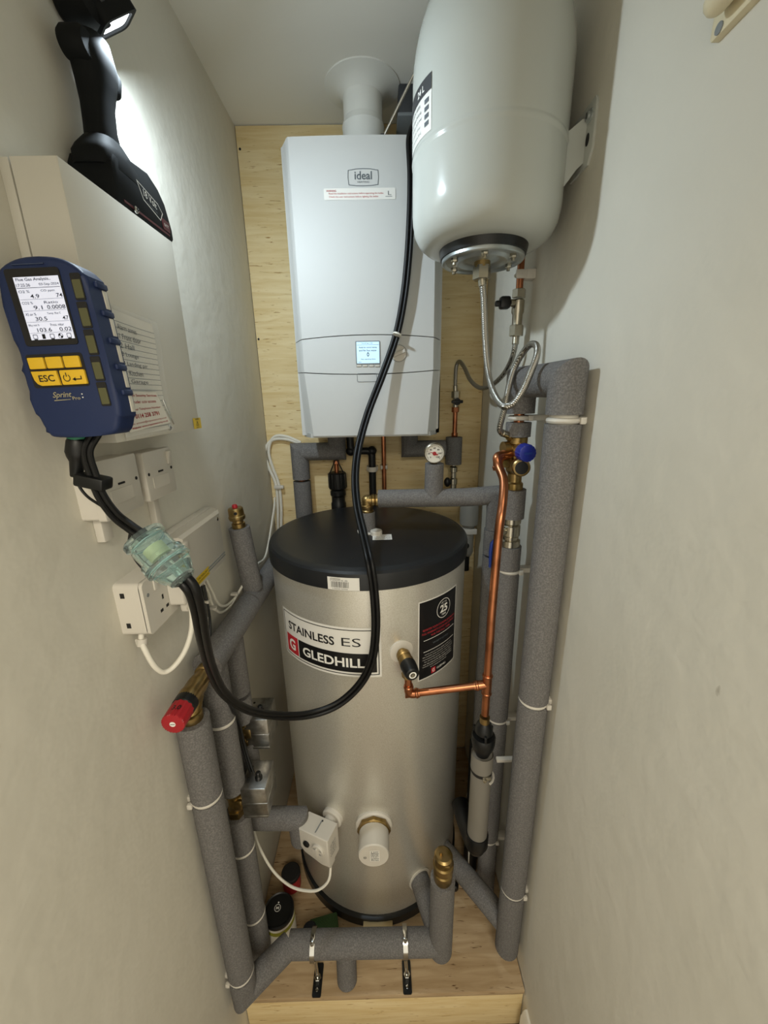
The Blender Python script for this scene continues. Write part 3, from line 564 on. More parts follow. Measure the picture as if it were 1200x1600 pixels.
b = B(M['lamp'], axframe(hc, hd)); b.flat(rrect(.034, .044, .008), lambda x, y: Vector((x, y, -.002))); obj('lens', b, t)
area('torch_beam', TORCH_POS+hd*.003, TORCH_POS+hd, .040, TORCH_W, (.76, .90, 1.0))

# ================================================================== flue gas analyser
AY = .450
ax = Vector((1, 0, .03)).normalized(); ay = Vector((-.055, 0, 1)).normalized()
Ta = frame((-.3365, AY, 1.752), ax, ay, (0, -1, 0)); t = thing('gas_analyser', 'dark blue handheld flue gas analyser hanging on the near side of the panel box', 'analyser', (-.337, .48, 1.665))
out = [(-.044, .062), (-.040, .078), (-.020, .088), (.005, .090), (.028, .086), (.044, .074), (.048, .055), (.048, -.055), (.044, -.072), (.036, -.086), (.02, -.089), (-.03, -.089), (-.040, -.082), (-.045, -.062), (-.047, -.03), (-.044, .0)]
o3 = [tuple(p_)[:2] for p_ in smooth([(x, y, 0) for x, y in out+out[:1]], 4)[:-1]]; b = B(M['navy'], Ta); b.prism(o3, .029, z0=-.031, bev=.005, seg=3)
boot = obj('rubber_boot', b, t)
for k in range(5):     # grip ribs on both flanks with the pale body showing between
    y_ = .052-.027*k
    for sx in (1, -1):
        xo = .0485 if sx > 0 else -.0455
        b = B(M['navy'], Ta); b.box((xo, y_+.0125, -.021), (.005, .006, .018), .0015); obj('grip_rib', b, boot)
        b = B(M['beige'], Ta); b.box((xo-.0008*sx, y_, -.026), (.0022, .018, .007), .0006); obj('body_window', b, boot)
b = B(M['dgrey'], Ta); b.prism(rrect(.060, .110, .006, cx=.0, cy=.005), .0215, z0=-.0525); obj('magnet_back', b, t)
pw = [(.0375-.0006*k, .060-.0262*k, .0085, .023) for k in range(5)]
for (x_, y_, w_, h_) in pw:
    b = B(M['dark'], Ta); b.prism(rrect(w_+.002, h_+.002, .0015), .0006, frame((x_, y_, -.0018), (1, 0, 0), (0, 1, 0), (0, 0, 1))); b.use(M['olive']); b.prism(rrect(w_, h_-.006, .001, cy=-.002), .0009, frame((x_, y_, -.0018), (1, 0, 0), (0, 1, 0), (0, 0, 1))); obj('port_window', b, boot)
b = B(M['dark'], Ta); b.prism(rrect(.055, .072, .003, cx=-.0045, cy=.0425), .0012, z0=-.0022); b.use(M['navyl']); b.box((-.006, .082, -.001), (.032, .0008, .001)); obj('screen_surround', b, t)
so = (-.0015, .0415)
b = B(M['lcd'], Ta); mp = lambda x, y: Vector((so[0]+x, so[1]+y, -.0006)); b.rect(.0455, .0585, mp); b.use(M['ink']); m2 = lambda x, y: Vector((so[0]+x, so[1]+y, -.0003))
L_ = lambda s_, x, y, w, h, bd=.0: b.text(s_, w, h, shifted(m2, x, y), bd)
L_('Flue Gas Analysis..', -.003, .0265, .035, .0034, .008); L_('17:25:36', -.0145, .0218, .014, .0028); L_('03-Sep-2024', .0115, .0218, .020, .0028); b.rect(.044, .0004, m2, 0, .0192)
for k, (a_, av, c_, cv_) in enumerate((('O2 %', '4.9', 'CO ppm', '74'), ('CO2 %', '9.1', 'Ratio', '0.0008'), ('XS air %', '30.5', 'Temp. flue C', '47'), ('Effcy nett %', '103.6', 'Press. mbar', '0.02'))):
    y_ = .0160-.0105*k; L_(a_, -.0155, y_, .011, .0024); L_(c_, .0085, y_, .014, .0024); L_(av, -.006, y_-.0045, .003*len(av), .0037, .004); L_(cv_, .0222-.0016*len(cv_), y_-.0045, .0031*len(cv_), .0037, .004); b.rect(.044, .0002, m2, 0, y_-.0073)
for k in range(5):
    cx_ = -.0175+.0088*k
    if k == 1: b.rect(.0032, .0046, m2, cx_, -.0263)
    elif k == 3:
        b.ring2(ngon(.0025, 20, cx=cx_, cy=-.0263), ngon(.0021, 20, cx=cx_, cy=-.0263), m2); b.flat([(cx_, -.0263), (cx_, -.0238), (cx_-.0018, -.0245), (cx_-.0025, -.0263)], m2); b.flat([(cx_, -.0263), (cx_, -.0288), (cx_+.0018, -.0281), (cx_+.0025, -.0263)], m2)
    else: b.ring2(rrect(.0046, .0044, .0006, cx=cx_, cy=-.0263), rrect(.0036, .0034, .0004, cx=cx_, cy=-.0263), m2); b.rect(.0036, .0007, m2, cx_, -.0290)
obj('screen', b, t)
kp = B(M['dark'], Ta); kp.prism(rrect(.060, .034, .003, cx=-.007, cy=-.0185), .0006, z0=-.0022); obj('keypad_recess', kp, t)
def key(poly, s_=None):
    b = B(M['yellow'], Ta); b.prism(poly, .003, z0=-.0022, bev=.0007); m3 = lambda x, y: Vector((x, y, .0012)); b.use(M['ink'])
    cx_ = (min(p_[0] for p_ in poly)+max(p_[0] for p_ in poly))/2+(.0015 if s_ == 'ESC' else 0); cy_ = (min(p_[1] for p_ in poly)+max(p_[1] for p_ in poly))/2
    if s_ == 'ESC': b.text('ESC', .0165, .0068, shifted(m3, cx_, cy_), .012)
    if s_ == 'ON':
        a0 = R_(125); o_ = [(cx_-.0065+.0038*math.cos(a0+R_(290)*k/20), cy_-.0005+.0038*math.sin(a0+R_(290)*k/20)) for k in range(21)]; i_ = [(cx_-.0065+.0030*math.cos(a0+R_(290)*k/20), cy_-.0005+.0030*math.sin(a0+R_(290)*k/20)) for k in range(21)]
        b.add([m3(*p_) for p_ in o_+i_], [(k, k+1, 22+k, 21+k) for k in range(20)]); b.rect(.0009, .0042, m3, cx_-.0065, cy_+.0028)
        b.rect(.008, .0010, m3, cx_+.005, cy_-.0022); b.rect(.001, .0032, m3, cx_+.0088, cy_-.0006); b.flat([(cx_-.001, cy_-.0022), (cx_+.0026, cy_-.0002), (cx_+.0026, cy_-.0042)], m3)
    obj('key', b, t)
for k in range(3): key(rrect(.0168, .0115, .0012, cx=-.026+.0188*k, cy=-.0105))
key([(x-.0105, y) for x, y in [(-.0242, -.0185), (.0028, -.0185), (.0038, -.0335), (-.0165, -.0335), (-.0205, -.0315), (-.0228, -.0275)]], 'ESC'); key(rrect(.0265, .015, .0014, cx=.0087, cy=-.026), 'ON')
b = B(M['silver'], Ta); m3 = lambda x, y: Vector((x, y, -.0014)); b.text('Sprint', .020, .0075, lambda x, y: m3(x-.010+.35*y, y-.044), .01); b.text('Pro', .0085, .0035, lambda x, y: m3(x+.0045, y-.0475), .01); b.flat([(-.020, -.0495), (-.002, -.0488), (-.002, -.0483), (-.020, -.0485)], m3); b.use(M['whiteink']); b.lathe([(.0007, 0), (.0007, .0006)], n=8, Mx=frame((.0115, -.0435, -.0021), (1, 0, 0), (0, 1, 0), (0, 0, 1))); b.lathe([(.0007, 0), (.0007, .0006)], n=8, Mx=frame((.0115, -.047, -.0021), (1, 0, 0), (0, 1, 0), (0, 0, 1))); obj('logo_print', b, boot)
# plug, hoses and strap below the analyser
lp = lambda x, y, z: Ta @ Vector((x, y, z))
t = thing('sensor_plug', 'black tapered plug pushed into the underside of the blue analyser', 'plug', tuple(lp(-.022, -.09, -.022)))
obj('collar', B(M['teal']).cyl(lp(-.022, -.087, -.022), lp(-.022, -.093, -.022), .0105), t)
e1 = at(119.5, 745, y=.468); s1 = lp(-.022, -.093, -.022); d_ = (e1-s1).normalized()
obj('grip', B(M['black']).tube([s1, s1+d_*.003, s1+d_*.016, s1+d_*.022, s1+d_*.027, e1-d_*.002, e1], .01, 20, rs=[.0105, .0118, .0125, .0105, .0078, .0066, .006]), t)
TRA, TRB = at(222, 838, y=.44), at(290, 908, y=.425)
tv = (TRB-TRA).normalized()
c = [e1, at(124, 760, y=.470), at(138, 777, y=.468), at(165, 795, y=.46), at(190, 815, y=.452), at(203, 828, y=.446), at(202, 846, y=.450), at(208, 868, y=.452), at(225, 890, y=.448), at(252, 908, y=.437), at(275, 914, y=.43), at(290, 912, y=.424)]
solo('sensor_wire', B(M['black']).tube(smooth(c), .0017, 8), 'thin black sensor wire looping beneath the clear water trap', 'wire')
def twin(name, pts, r, gap, label, cat, n=10, sub=8, mt='hose', seams=None):
    P = smooth(pts, sub); b = B(M[mt]); m = len(P); S = []
    for i in range(m):
        d = (P[min(i+1, m-1)]-P[max(i-1, 0)]).normalized(); s_ = d.cross(Vector((0, -1, .25))).normalized(); S.append(s_)
    for sg in (1, -1): b.tube([p+s_*sg*gap for p, s_ in zip(P, S)], r, n)
    return solo(name, b, label, cat)
twin('analyser_hose', [lp(.0, -.086, -.024), at(136, 705, y=.466), at(145, 741, y=.462), at(158, 775, y=.457), at(180, 805, y=.450), at(204, 824, y=.443), TRA-tv*.004, TRA+tv*.006], .0036, .0036, 'short black twin hose from the blue analyser down to the clear water trap', 'hose')
b = B(M['black']); c_ = at(146, 752, y=.463); rot = Matrix.Rotation(R_(14), 3, 'Y'); b.box(c_, (.034, .022, .015), .003, rot)
solo('hose_strap', b, 'black hook and loop strap bundling the plug lead and hose under the analyser', 'strap')
t = thing('water_trap', 'clear bluish plastic water trap hanging between two black hoses', 'water trap', tuple(TRA))
L = (TRB-TRA).length
Tt = axframe(TRA, tv)
obj('top_cap', B(M['trap'], Tt).lathe([(.008, 0), (.0235, .0005), (.0245, .002), (.0245, .007), (.021, .009), (.021, .012), (.0225, .014), (.0225, .030), (.026, .033), (.026, .040), (.0195, .040), (.0195, .005), (.008, .004)], n=40, Mx=I4), t)
obj('bowl', B(M['trap'], Tt).lathe([(.0195, .0405), (.027, .0405), (.027, .047), (.0235, .049), (.0225, .054), (.0165, L-.010), (.0155, L-.004), (.010, L), (.006, L), (.006, L-.004), (.013, L-.007), (.0145, L-.012), (.0195, .054)], n=40, Mx=I4), t)
obj('filter_disc', B(M['filt'], Tt).lathe([(0, .018), (.0125, .018), (.0125, .034), (0, .034)], n=28, Mx=I4), t)
b = B(M['trap'], Tt)
for k in range(8):
    a = 2*PI*k/8; b.box((.0235*math.cos(a), .0235*math.sin(a), .044), (.0016, .004, .009), .0004, Matrix.Rotation(a, 3, 'Z')) if 0 else b.tube([(.0232*math.cos(a), .0232*math.sin(a), .050), (.0172*math.cos(a), .0172*math.sin(a), L-.010)], .0008, 6)
b.cyl((0, 0, .036), (0, 0, L-.008), .0045, n=16); obj('bowl_rib', b, t)
for z_ in (.010, .043): obj('seal_ring', B(M['sealc'], Tt).lathe([(.0205, z_), (.0208, z_+.0008), (.0205, z_+.0016), (.0202, z_+.0008), (.0205, z_)], n=36, Mx=I4), t)
H = [TRB-tv*.006, at(300, 922, y=.425), at(310, 955, y=.44), at(318, 1000, y=.47), at(330, 1045, y=.52), at(350, 1083, y=.57), at(385, 1108, y=.625), at(430, 1118, y=.68), at(480, 1117, y=.72), at(525, 1102, y=.74), at(560, 1072, y=.75), at(580, 1035, y=.75), at(587, 985, y=.75), at(585, 930, y=.752), at(578, 880, y=.762), at(568, 835, y=.83), at(558, 790, y=.90), at(555, 745, y=.965), at(560, 700, y=1.02), at(575, 645, y=1.06), at(598, 585, y=1.085), at(619, 525, y=1.10), at(631, 465, y=1.10), at(638, 400, y=1.10), at(642, 330, y=1.095), at(643, 270, y=1.09), at(641, 222, y=1.09), at(645, 204, y=1.09), at(652, 180, y=1.11), p1+dv*.03]
twin('sampling_hose', H, .0053, .0047, 'long black twin hose looping in front of the cylinder and rising past the boiler', 'hose', 12)
b = B(M['whitecable']); p = at(620, 524, y=1.088); b.lathe([(.0115, 0), (.0115, .004)], p, (at(631, 490, y=1.1)-p), 18); solo('hose_tie', b, 'small clear tie on the long black hose beside the boiler screen', 'tie')
# ================================================================== electrics on the left wall
def plate(name, label, y0, y1, z0, z1, x0, x1, rocker, screws, bars):
    t = thing(name, label, 'wall switch', (XL, (y0+y1)/2, z0), 'fused switch plates on the left wall')
    yc, zc_ = (y0+y1)/2, (z0+z1)/2; w, h = y1-y0, z1-z0
    T_ = frame((XL, yc, zc_), (0, 1, 0), FZ, (1, 0, 0))
    obj('back_box', B(M['white'], T_).prism(rrect(w*.97, h*.97, .005), x0-XL, bev=.002), t)
    f = obj('face_plate', B(M['white'], T_).prism(rrect(w, h, .004), x1-x0, z0=x0-XL, bev=.0015), t); o = x1-XL
    b = B(M['white'], T_); b.prism(rrect(w*.55, h*.24, .002, cx=-.002, cy=-.012), .0012, z0=o-.0002, bev=.0004); b.use(M['ink']); b.box((0, .004, o+.0006), (w*.16, .0026, .0012)); obj('fuse_carrier', b, f)
    for s_ in (-1, 1): b = B(M['dark'], T_); b.lathe([(.0026, 0), (.0026, .0008), (0, .0008)], n=12, Mx=frame((s_*w*.40, .004, o-.0002), (1, 0, 0), (0, 1, 0), (0, 0, 1))); obj('screw', b, f)
    if rocker: b = B(M['white'], T_); b.box((w*.34, h*.29, o+.001), (.010, .022, .006), .001, Matrix.Rotation(R_(8), 3, 'X')); obj('rocker', b, f)
    return t
plate('fused_switch', 'white fused switch plate partly behind the black hose, left of its twin', .500, .588, 1.5465, 1.627, -.372, -.362, False, 0, 0)
plate('fused_switch', 'white fused switch plate with a rocker, right of its twin below the panel box', .604, .690, 1.5465, 1.624, -.372, -.362, True, 0, 0)
def conduit(label, y, z0, z1, w):
    solo('cable_trunking', B(M['white']).box((XL+.006, y, (z0+z1)/2), (.012, w, z1-z0), .002), label, 'trunking', 'white trunking strips on the left wall')
pA = at(160, 800, x=XL+.01); pB = at(246, 800, x=XL+.01)
conduit('short white trunking strip dropping below the left switch plate', pA.y, 1.512, 1.62, .020)
conduit('white trunking strip running down from the right switch plate to the white wiring box', pB.y, 1.42, 1.548, .016)
# wiring centre
t = thing('wiring_centre', 'long white heating wiring box with yellow sticker on the left wall', 'wiring box', (XL, .76, 1.345))
wy0, wy1, wz0, wz1, wx = .640, .850, 1.354, 1.470, -.345
obj('base', B(M['white']).box((XL+.009, (wy0+wy1)/2, (wz0+wz1)/2), (.018, wy1-wy0+.004, wz1-wz0+.004), .003), t)
xb_ = XL+.0182; yf = .808
cv = obj('cover', B(M['white']).add([(xb_, wy0, wz0), (xb_, wy1, wz0), (xb_, wy1, wz1), (xb_, wy0, wz1), (wx-.006, wy0, wz0), (wx-.006, yf+.012, wz0), (wx-.006, yf+.012, wz1+.003), (wx-.006, wy0, wz1+.003), (wx, wy0+.006, wz0+.006), (wx, yf, wz0+.006), (wx, yf, wz1-.002), (wx, wy0+.006, wz1-.002)], [(0, 1, 2, 3), (0, 1, 5, 4), (1, 2, 6, 5), (2, 3, 7, 6), (3, 0, 4, 7), (4, 5, 9, 8), (5, 6, 10, 9), (6, 7, 11, 10), (7, 4, 8, 11), (8, 9, 10, 11)]), t)
p = at(282, 850, x=wx+.002); b = B(M['white']); b.box((wx+.001, .648, 1.452), (.008, .016, .022), .003); obj('latch', b, t)
b = B(M['chrome']); b.lathe([(.004, 0), (.004, .001), (0, .002)], (wx-.0005, yf-.010, wz1-.012), (1, 0, 0), 14); obj('screw', b, t)
mp = plane((wx+.0005, .697, 1.374), (0, 1, 0), FZ); b = B(M['stickerY']); b.rect(.056, .017, mp); b.use(M['ink']); m2 = plane((wx+.0008, .697, 1.374), (0, 1, 0), FZ); b.text('CAUTION 230 V', .045, .0045, shifted(m2, 0, .003), .01); b.text('ISOLATE BEFORE REMOVING', .048, .003, shifted(m2, 0, -.004)); obj('caution_sticker', b, cv)
b = B(M['slot']); b.box((wx+.0004, .765, 1.378), (.0008, .09, .0025)); b.box((wx+.0004, .765, 1.372), (.0008, .09, .0025)); obj('vent_slot', b, cv)
# double socket
t = thing('double_socket', 'white double socket on a surface box low on the left wall', 'socket', (XL, .60, 1.357))
sy0, sy1, sz0, sz1, sx = .525, .640, 1.357, 1.443, -.352
T_ = frame((XL, (sy0+sy1)/2, (sz0+sz1)/2), (0, 1, 0), FZ, (1, 0, 0)); b = B(M['white'], T_); b.prism(rrect(sy1-sy0, sz1-sz0, .007), .038, bev=.002); obj('surface_box', b, t)
b = B(M['white'], T_); b.prism(rrect(sy1-sy0, sz1-sz0, .007), .0060, z0=.0370, bev=.0025)
fp = obj('face_plate', b, t)
b = B(M['dark'], T_)
for gx in (-.012, .028):
    for (dx, dy, w_, h_) in ((0, .007, .004, .008), (-.0085, -.013, .0075, .005), (.0085, -.013, .0075, .005)): b.box((gx+dx, dy-.008, .0431), (w_, h_, .0004))
obj('socket_hole', b, fp)
b = B(M['slot'], T_); b.lathe([(.003, 0), (.003, .0006)], n=12, Mx=frame((-.047, .020, .0429), (1, 0, 0), (0, 1, 0), (0, 0, 1))); obj('screw', b, fp)
for gx in (-.004, .044): b = B(M['white'], T_); b.box((gx-.02, .028, .0435), (.012, .018, .003), .0008); obj('rocker', b, fp)
for z_ in (1.375, 1.425): b = B(M['dark']); b.box((XL+.012, sy0-.0002, z_), (.006, .001, .008)); obj('knockout', b, t)
t = thing('plug', 'white three pin plug in the right half of the double socket', 'plug', (sx, .607, 1.392))
T_ = frame((sx, .607, 1.392), (0, 1, 0), FZ, (1, 0, 0)); b = B(M['white'], T_); b.prism(rrect(.042, .042, .008), .024, z0=.0005, bev=.004, seg=3); obj('body', b, t)
b = B(M['white'], T_); b.box((.004, -.030, .014), (.018, .022, .016), .004); obj('cord_grip', b, t); b = B(M['dark'], T_); b.lathe([(.003, 0), (.003, .0004)], n=12, Mx=frame((0, -.004, .0264), (1, 0, 0), (0, 1, 0), (0, 0, 1))); obj('screw', b, t)
c = [T_ @ Vector((.004, -.040, .014)), at(299, 950, y=.592), at(299, 985, y=.582), at(289, 1017, y=.570), at(272, 1041, y=.556), at(256, 1050, y=.545), at(241, 1040, y=.535), at(228, 1018, y=.533), at(221, 1000, y=.538), Vector((XL+.017, .545, 1.358))]
solo('socket_lead', B(M['whitecable']).tube(smooth(c), .0042, 12), 'thick white flex hanging in a loop from the double socket to its plug', 'cable')
b = B(M['white']); b.cyl(at(222, 997, y=.540), at(222, 1008, y=.538), .0075, n=16); b.box(at(215, 1002, y=.54), (.004, .006, .010), .001); solo('cable_gland', b, 'white cable gland under the surface socket box', 'gland')
# white leads under the wiring centre
def lead(label, pts, r=.0032, mt='whitecable', group='white leads under the wiring box', cat='cable'): return solo('cable', B(M[mt]).tube(smooth(pts), r, 10), label, cat, group)
for k in range(2):
    d = k*7
    c = [Vector((XL+.012, .755+.014*k, 1.353)), at(325+d, 925, x=XL+.012), at(331+d*.8, 943-d, x=XL+.012), at(343+d*.4, 957-d*1.5, x=XL+.012), at(358, 949-d*.8, x=XL+.014), at(370+d*.5, 930-d*.6, x=XL+.02), at(384, 908-d*.6, x=XL+.03), at(402, 886-d*.6, x=XL+.028), at(416, 868-d*.5, x=XL+.02), Vector((XL+.012, 1.36, 1.30+.015*k)), Vector((XL+.012, 1.39, 1.34+.015*k))]
    lead(['lower of two white leads looping under the wiring box towards the cylinder', 'upper of two white leads looping under the wiring box towards the cylinder'][k], c)
c = [at(316, 915, x=XL+.016), at(322, 945, x=XL+.017), at(326, 975, x=XL+.017), at(325, 1010, x=XL+.018), at(329, 1040, x=XL+.03), at(345, 1072, y=.60), at(363, 1105, y=.68), at(371, 1128, y=.73), at(379, 1160, y=.74), at(388, 1190, y=.735), at(397, 1215, y=.73), at(403, 1232, y=.725)]
twin('valve_lead', c, .0030, .0034, 'black twin lead dropping from the wiring box to the lower metal valve head', 'cable', 8, 6, 'black')
c = [at(314, 914, x=XL+.03), at(318, 945, x=XL+.012), at(318, 985, x=XL+.010), at(317, 1020, x=XL+.010), at(316, 1045, x=XL+.03)]
lead('thin white lead running straight down the wall behind the black hose', [at(318, 915, x=XL+.010), at(321, 950, x=XL+.008), at(322, 985, x=XL+.008), at(321, 1005, x=XL+.008)], .0028)
for q, s_ in (((320, 939), 'upper white cable tie on the leads below the wiring box'), ((332, 950), 'right white cable tie on the leads below the wiring box'), ((318, 968), 'lower white cable tie on the leads below the wiring box'), ((366, 928), 'far white cable tie on the leads beside the grey air vent riser')):
    p = at(*q, x=XL+.015); b = B(M['white']); b.box(p, (.016, .013, .005), .001); b.box(p+Vector((.008, -.004, 0)), (.006, .006, .007), .001); solo('cable_tie', b, s_, 'cable tie', 'white cable ties on the left wall leads')

# ================================================================== lagged pipes
def vrun(x, y, z0, z1, gaps=(), r=.031, half=.006, x1=None, y1=None):
    zs = [z0]+sorted(gaps)+[z1]; out = []
    f_ = lambda z: Vector((x+((x1-x) if x1 is not None else 0)*(z-z0)/(z1-z0), y+((y1-y) if y1 is not None else 0)*(z-z0)/(z1-z0), z))
    for i in range(len(zs)-1): out.append([f_(zs[i]+(half if i else 0)), f_(zs[i+1]-(half if i < len(zs)-2 else 0))])
    return out
def lagged(label, sleeves, r, core=None, group='grey foam lagged pipes', loc=None, mt='foam', rc=.011):
    p0 = sleeves[0][0]; t = thing('lagged_pipe', label, 'lagged pipe', tuple(loc or p0), group)
    for s_ in sleeves:
        b = B(M[mt]); b.tube(s_, r, 28); obj('foam_sleeve', b, t, ang=30)
    if core: obj('copper_pipe', B(M['copper']).tube(core, rc, 16), t)
    return t
def clip(label, c, wall, r=.0245, group='white pipe clips', h=0):
    """white plastic clip round the pipe; wall = +1 right wall, -1 left wall"""
    c = Vector(c); t = thing('pipe_clip', label, 'pipe clip', tuple(c), group); xw = XR if wall > 0 else XL
    b = B(M['white']); a0 = 0 if wall > 0 else PI
    b.tube([c+Vector((math.cos(a0+R_(50)+R_(260)*k/22)*r, math.sin(a0+R_(50)+R_(260)*k/22)*r, 0)) for k in range(23)], .0052, 8)
    if h: b.lathe([(r-.004, -h/2), (r, -h/2), (r, h/2), (r-.004, h/2), (r-.004, -h/2)], c, n=32)
    for s_ in (-1, 1): b.box(c+Vector((wall*r*.95, s_*r*.95, 0)), (.010, .008, .012), .002)
    obj('jaw', b, t); b = B(M['white']); x0 = c.x+wall*.012; b.box(((x0+xw)/2, c.y, c.z), (abs(xw-x0), .022, .012), .002); obj('base', b, t); return t
# left side -----------------------------------------------------------
L1x, L1y = -.360, .600
z_a = at(322, 1241, y=L1y).z; z_b = at(370, 1517, y=L1y).z
fe = [Vector((L1x, L1y, z_b-.006)), Vector((L1x, L1y, .300)), Vector((-.268, .682, .300)), Vector((.137, .682, .292))]
sl = vrun(L1x, L1y, z_b+.006, 1.128, [z_a], half=.005)
lagged('front left grey lagged pipe from red capped valve down and along the plinth front', sl+[fe[:3], [fe[2], fe[3]]], .030, [Vector((L1x, L1y, 1.18))]+fe)
clip('upper white clip on the front left lagged pipe', (L1x, L1y, z_a), -1); clip('lowest white clip on the front left lagged pipe', (L1x, L1y, z_b), -1)
L2x, L2y = -.360, .706
za, zb, zc_, zd = at(349, 1124, y=L2y).z, at(362, 1250, y=L2y).z, at(380, 1322, y=L2y).z, at(393, 1425, y=L2y).z
v2 = vrun(L2x, L2y, ZP+.001, zb-.040, [zd, zc_], half=.005)+vrun(L2x, L2y, zb+.040, 1.17, [za], half=.005)
lagged('left grey lagged pipe with the lower brass zone valve, behind the front left pipe', v2, .029, [Vector((L2x, L2y, ZP)), Vector((L2x, L2y, 1.18))])
clip('white clip half hidden on the second left lagged pipe below its brass valve', (L2x, L2y, zc_), -1, .0245); clip('white clip lowest on the second left lagged pipe beside the black lidded tub', (L2x, L2y, zd), -1, .0245); clip('white clip on the second left lagged pipe level with the red capped valve', (L2x, L2y, za), -1, .0245)
H1 = [Vector((-.354, .672, 1.187)), Vector((-.3475, .915, 1.187)), Vector((-.344, 1.0, 1.187)), Vector((-.338, 1.34, 1.187))]
AB, AT = Vector((-.347, .958, 1.187)), Vector((-.361, .955, at(378, 824, y=.955).z))
lagged('grey lagged pipe running back along the left wall beside the cylinder top', [[H1[0], H1[1]], [H1[1]+Vector((0, .006, 0)), H1[2], H1[3]]], .030, H1)
lagged('short grey lagged riser under the small brass air vent with red cap', [[AB+Vector((0, 0, .025)), AT]], .026, [AB, AT])
L3x, L3y = -.356, .800; z3 = at(372, 1083, y=L3y).z; z3b = at(372, 1140, y=L3y).z; zh = .597
lagged('left grey lagged pipe with the upper zone valve, bending towards the lower cylinder side', [[Vector((L3x, L3y, 1.165)), Vector((L3x, L3y, z3+.005))], [Vector((L3x, L3y, z3-.005)), Vector((L3x, L3y, z3b+.035))], [Vector((L3x, L3y, z3b-.035)), Vector((L3x, L3y, zh)), Vector((-.243, .796, zh)), Vector((-.243, .803, zh-.085))]], .028, [Vector((L3x, L3y, 1.17)), Vector((L3x, L3y, zh))], rc=.0105)
# air vent
t = thing('air_vent', 'small brass automatic air vent with red cap on top of the left riser', 'air vent', tuple(AT))
b = B(M['brass']); b.lathe([(.0165, -.002), (.0165, .012), (.0135, .014), (.0135, .020), (.019, .022), (.0205, .026), (.0205, .031), (.019, .033), (.0185, .05), (.0165, .053), (0, .054)], AT, AT-AB, 28); obj('body', b, t)
up_ = (AT-AB).normalized(); b = B(M['dark']); q = AT+up_*.042+Vector((.005, -.0175, 0)); b.lathe([(.004, 0), (.004, .0022)], q, (.28, -.96, 0), 14); obj('outlet_hole', b, t)
b = B(M['red']); b.lathe([(.0065, 0), (.0065, .006), (.005, .009), (0, .009)], AT+up_*.053+Vector((.001, -.003, 0)), up_, 16); obj('cap', b, t)
# pressure relief valve
pv = Vector((-.352, .620, 1.185)); pdir = Vector((-.02, -1, -.03)).normalized()
t = thing('relief_valve', 'brass pressure relief valve with black collar and red cap on the front left pipe', 'relief valve', tuple(pv))
b = B(M['brass']); b.lathe([(.0145, -.065), (.0145, -.045), (.0185, -.043), (.0185, -.030), (.0155, -.028), (.0155, -.02), (.0175, -.012), (.019, .0), (.019, .020), (.0205, .024), (.0205, .038)], pv, pdir, 28); b.cyl(pv, (L1x, L1y, 1.138), .0155, n=24); b.lathe([(.0195, 0), (.0195, .018), (.017, .02)], (L1x, L1y, 1.124), (0, 0, 1), 24); obj('body', b, t)
b = B(M['black']); b.lathe([(.019, .034), (.0205, .037), (.0205, .053), (.0185, .056)], pv, pdir, 30); obj('collar', b, t)
b = B(M['red']); pr_ = [(.0195, .060), (.021, .062)]
n_ = 72; T_ = axframe(pv, pdir); g_ = [(.0195*(1+.02*math.cos(12*2*PI*k/n_))*math.cos(2*PI*k/n_), .0195*(1+.02*math.cos(12*2*PI*k/n_))*math.sin(2*PI*k/n_)) for k in range(n_)]
b.prism(g_, .036, T_, z0=.052, bev=.003)
b.use(M['whiteink']); b.lathe([(.005, 0), (.005, .0006)], n=16, Mx=T_ @ Matrix.Translation((0, 0, .0878))); b.use(M['ink']); mp = lambda x, y: T_ @ Vector((x, y, .0886)); b.rect(.0075, .0012, mp)
m3 = lambda x, y: pv+pdir*(.075+x*0)+Vector((.0, 0, .0204))+Vector((x, -y, 0))
b.text('3.0', .016, .010, lambda x, y: pv+pdir*(.072-y)+Vector((x*.9+.002, 0, .0203-.4*abs(x)*.3)), .02); obj('cap', b, t)
# zone valves (metal motor heads on brass bodies)
def zone_valve(label, bx, by, bz, hx0, hx1, hy0, hy1, hz0, hz1):
    t = thing('zone_valve', label, 'zone valve', (bx, by, bz-.04), 'metal headed zone valves on the left pipes')
    b = B(M['brass']); b.cyl((bx, by, bz-.042), (bx, by, bz+.042), .016, n=20); b.hexnut((bx, by, bz-.044), (bx, by, bz-.022), .0205); b.hexnut((bx, by, bz+.022), (bx, by, bz+.044), .0205); b.cyl((bx, by, bz), (hx0+.012, (by+hy0)/2+.014, bz), .019, n=20); b.box((bx+.008, by, bz), (.03, .034, .030), .005); obj('brass_body', b, t)
    c_ = ((hx0+hx1)/2, (hy0+hy1)/2, (hz0+hz1)/2); b = B(M['alu']); w_, d_, h_ = hx1-hx0, hy1-hy0, hz1-hz0
    b.box(c_, (w_, d_, h_), .003); hd_ = obj('motor_head', b, t)
    b = B(M['alu']); b.box((c_[0], c_[1], hz0+h_*.5), (w_+.002, d_+.002, .002), .0006); b.box((c_[0], hy0-.0006, hz0+.004), (w_*.96, .0012, .004)); obj('cover_lip', b, hd_)
    b = B(M['black']); g_ = (hx0+w_*.62, hy0+d_*.35, hz1); b.lathe([(.0085, -.001), (.0085, .006), (.006, .009), (.006, .018), (.004, .02)], g_, (0, 0, 1), 18); obj('cable_gland', b, t)
    b = B(M['dark']); b.box((hx0+w_*.22, hy0+d_*.3, hz1+.001), (.006, .012, .003), .0008); b.lathe([(.003, 0), (.003, .0008)], (hx0+w_*.2, hy0+d_*.75, hz1), (0, 0, 1), 12); obj('lever_slot', b, hd_); return t
zone_valve('metal zone valve head with the black twin lead entering its top, lower of two', L2x, L2y, zb, -.337, -.278, .688, .765, .752, .840)
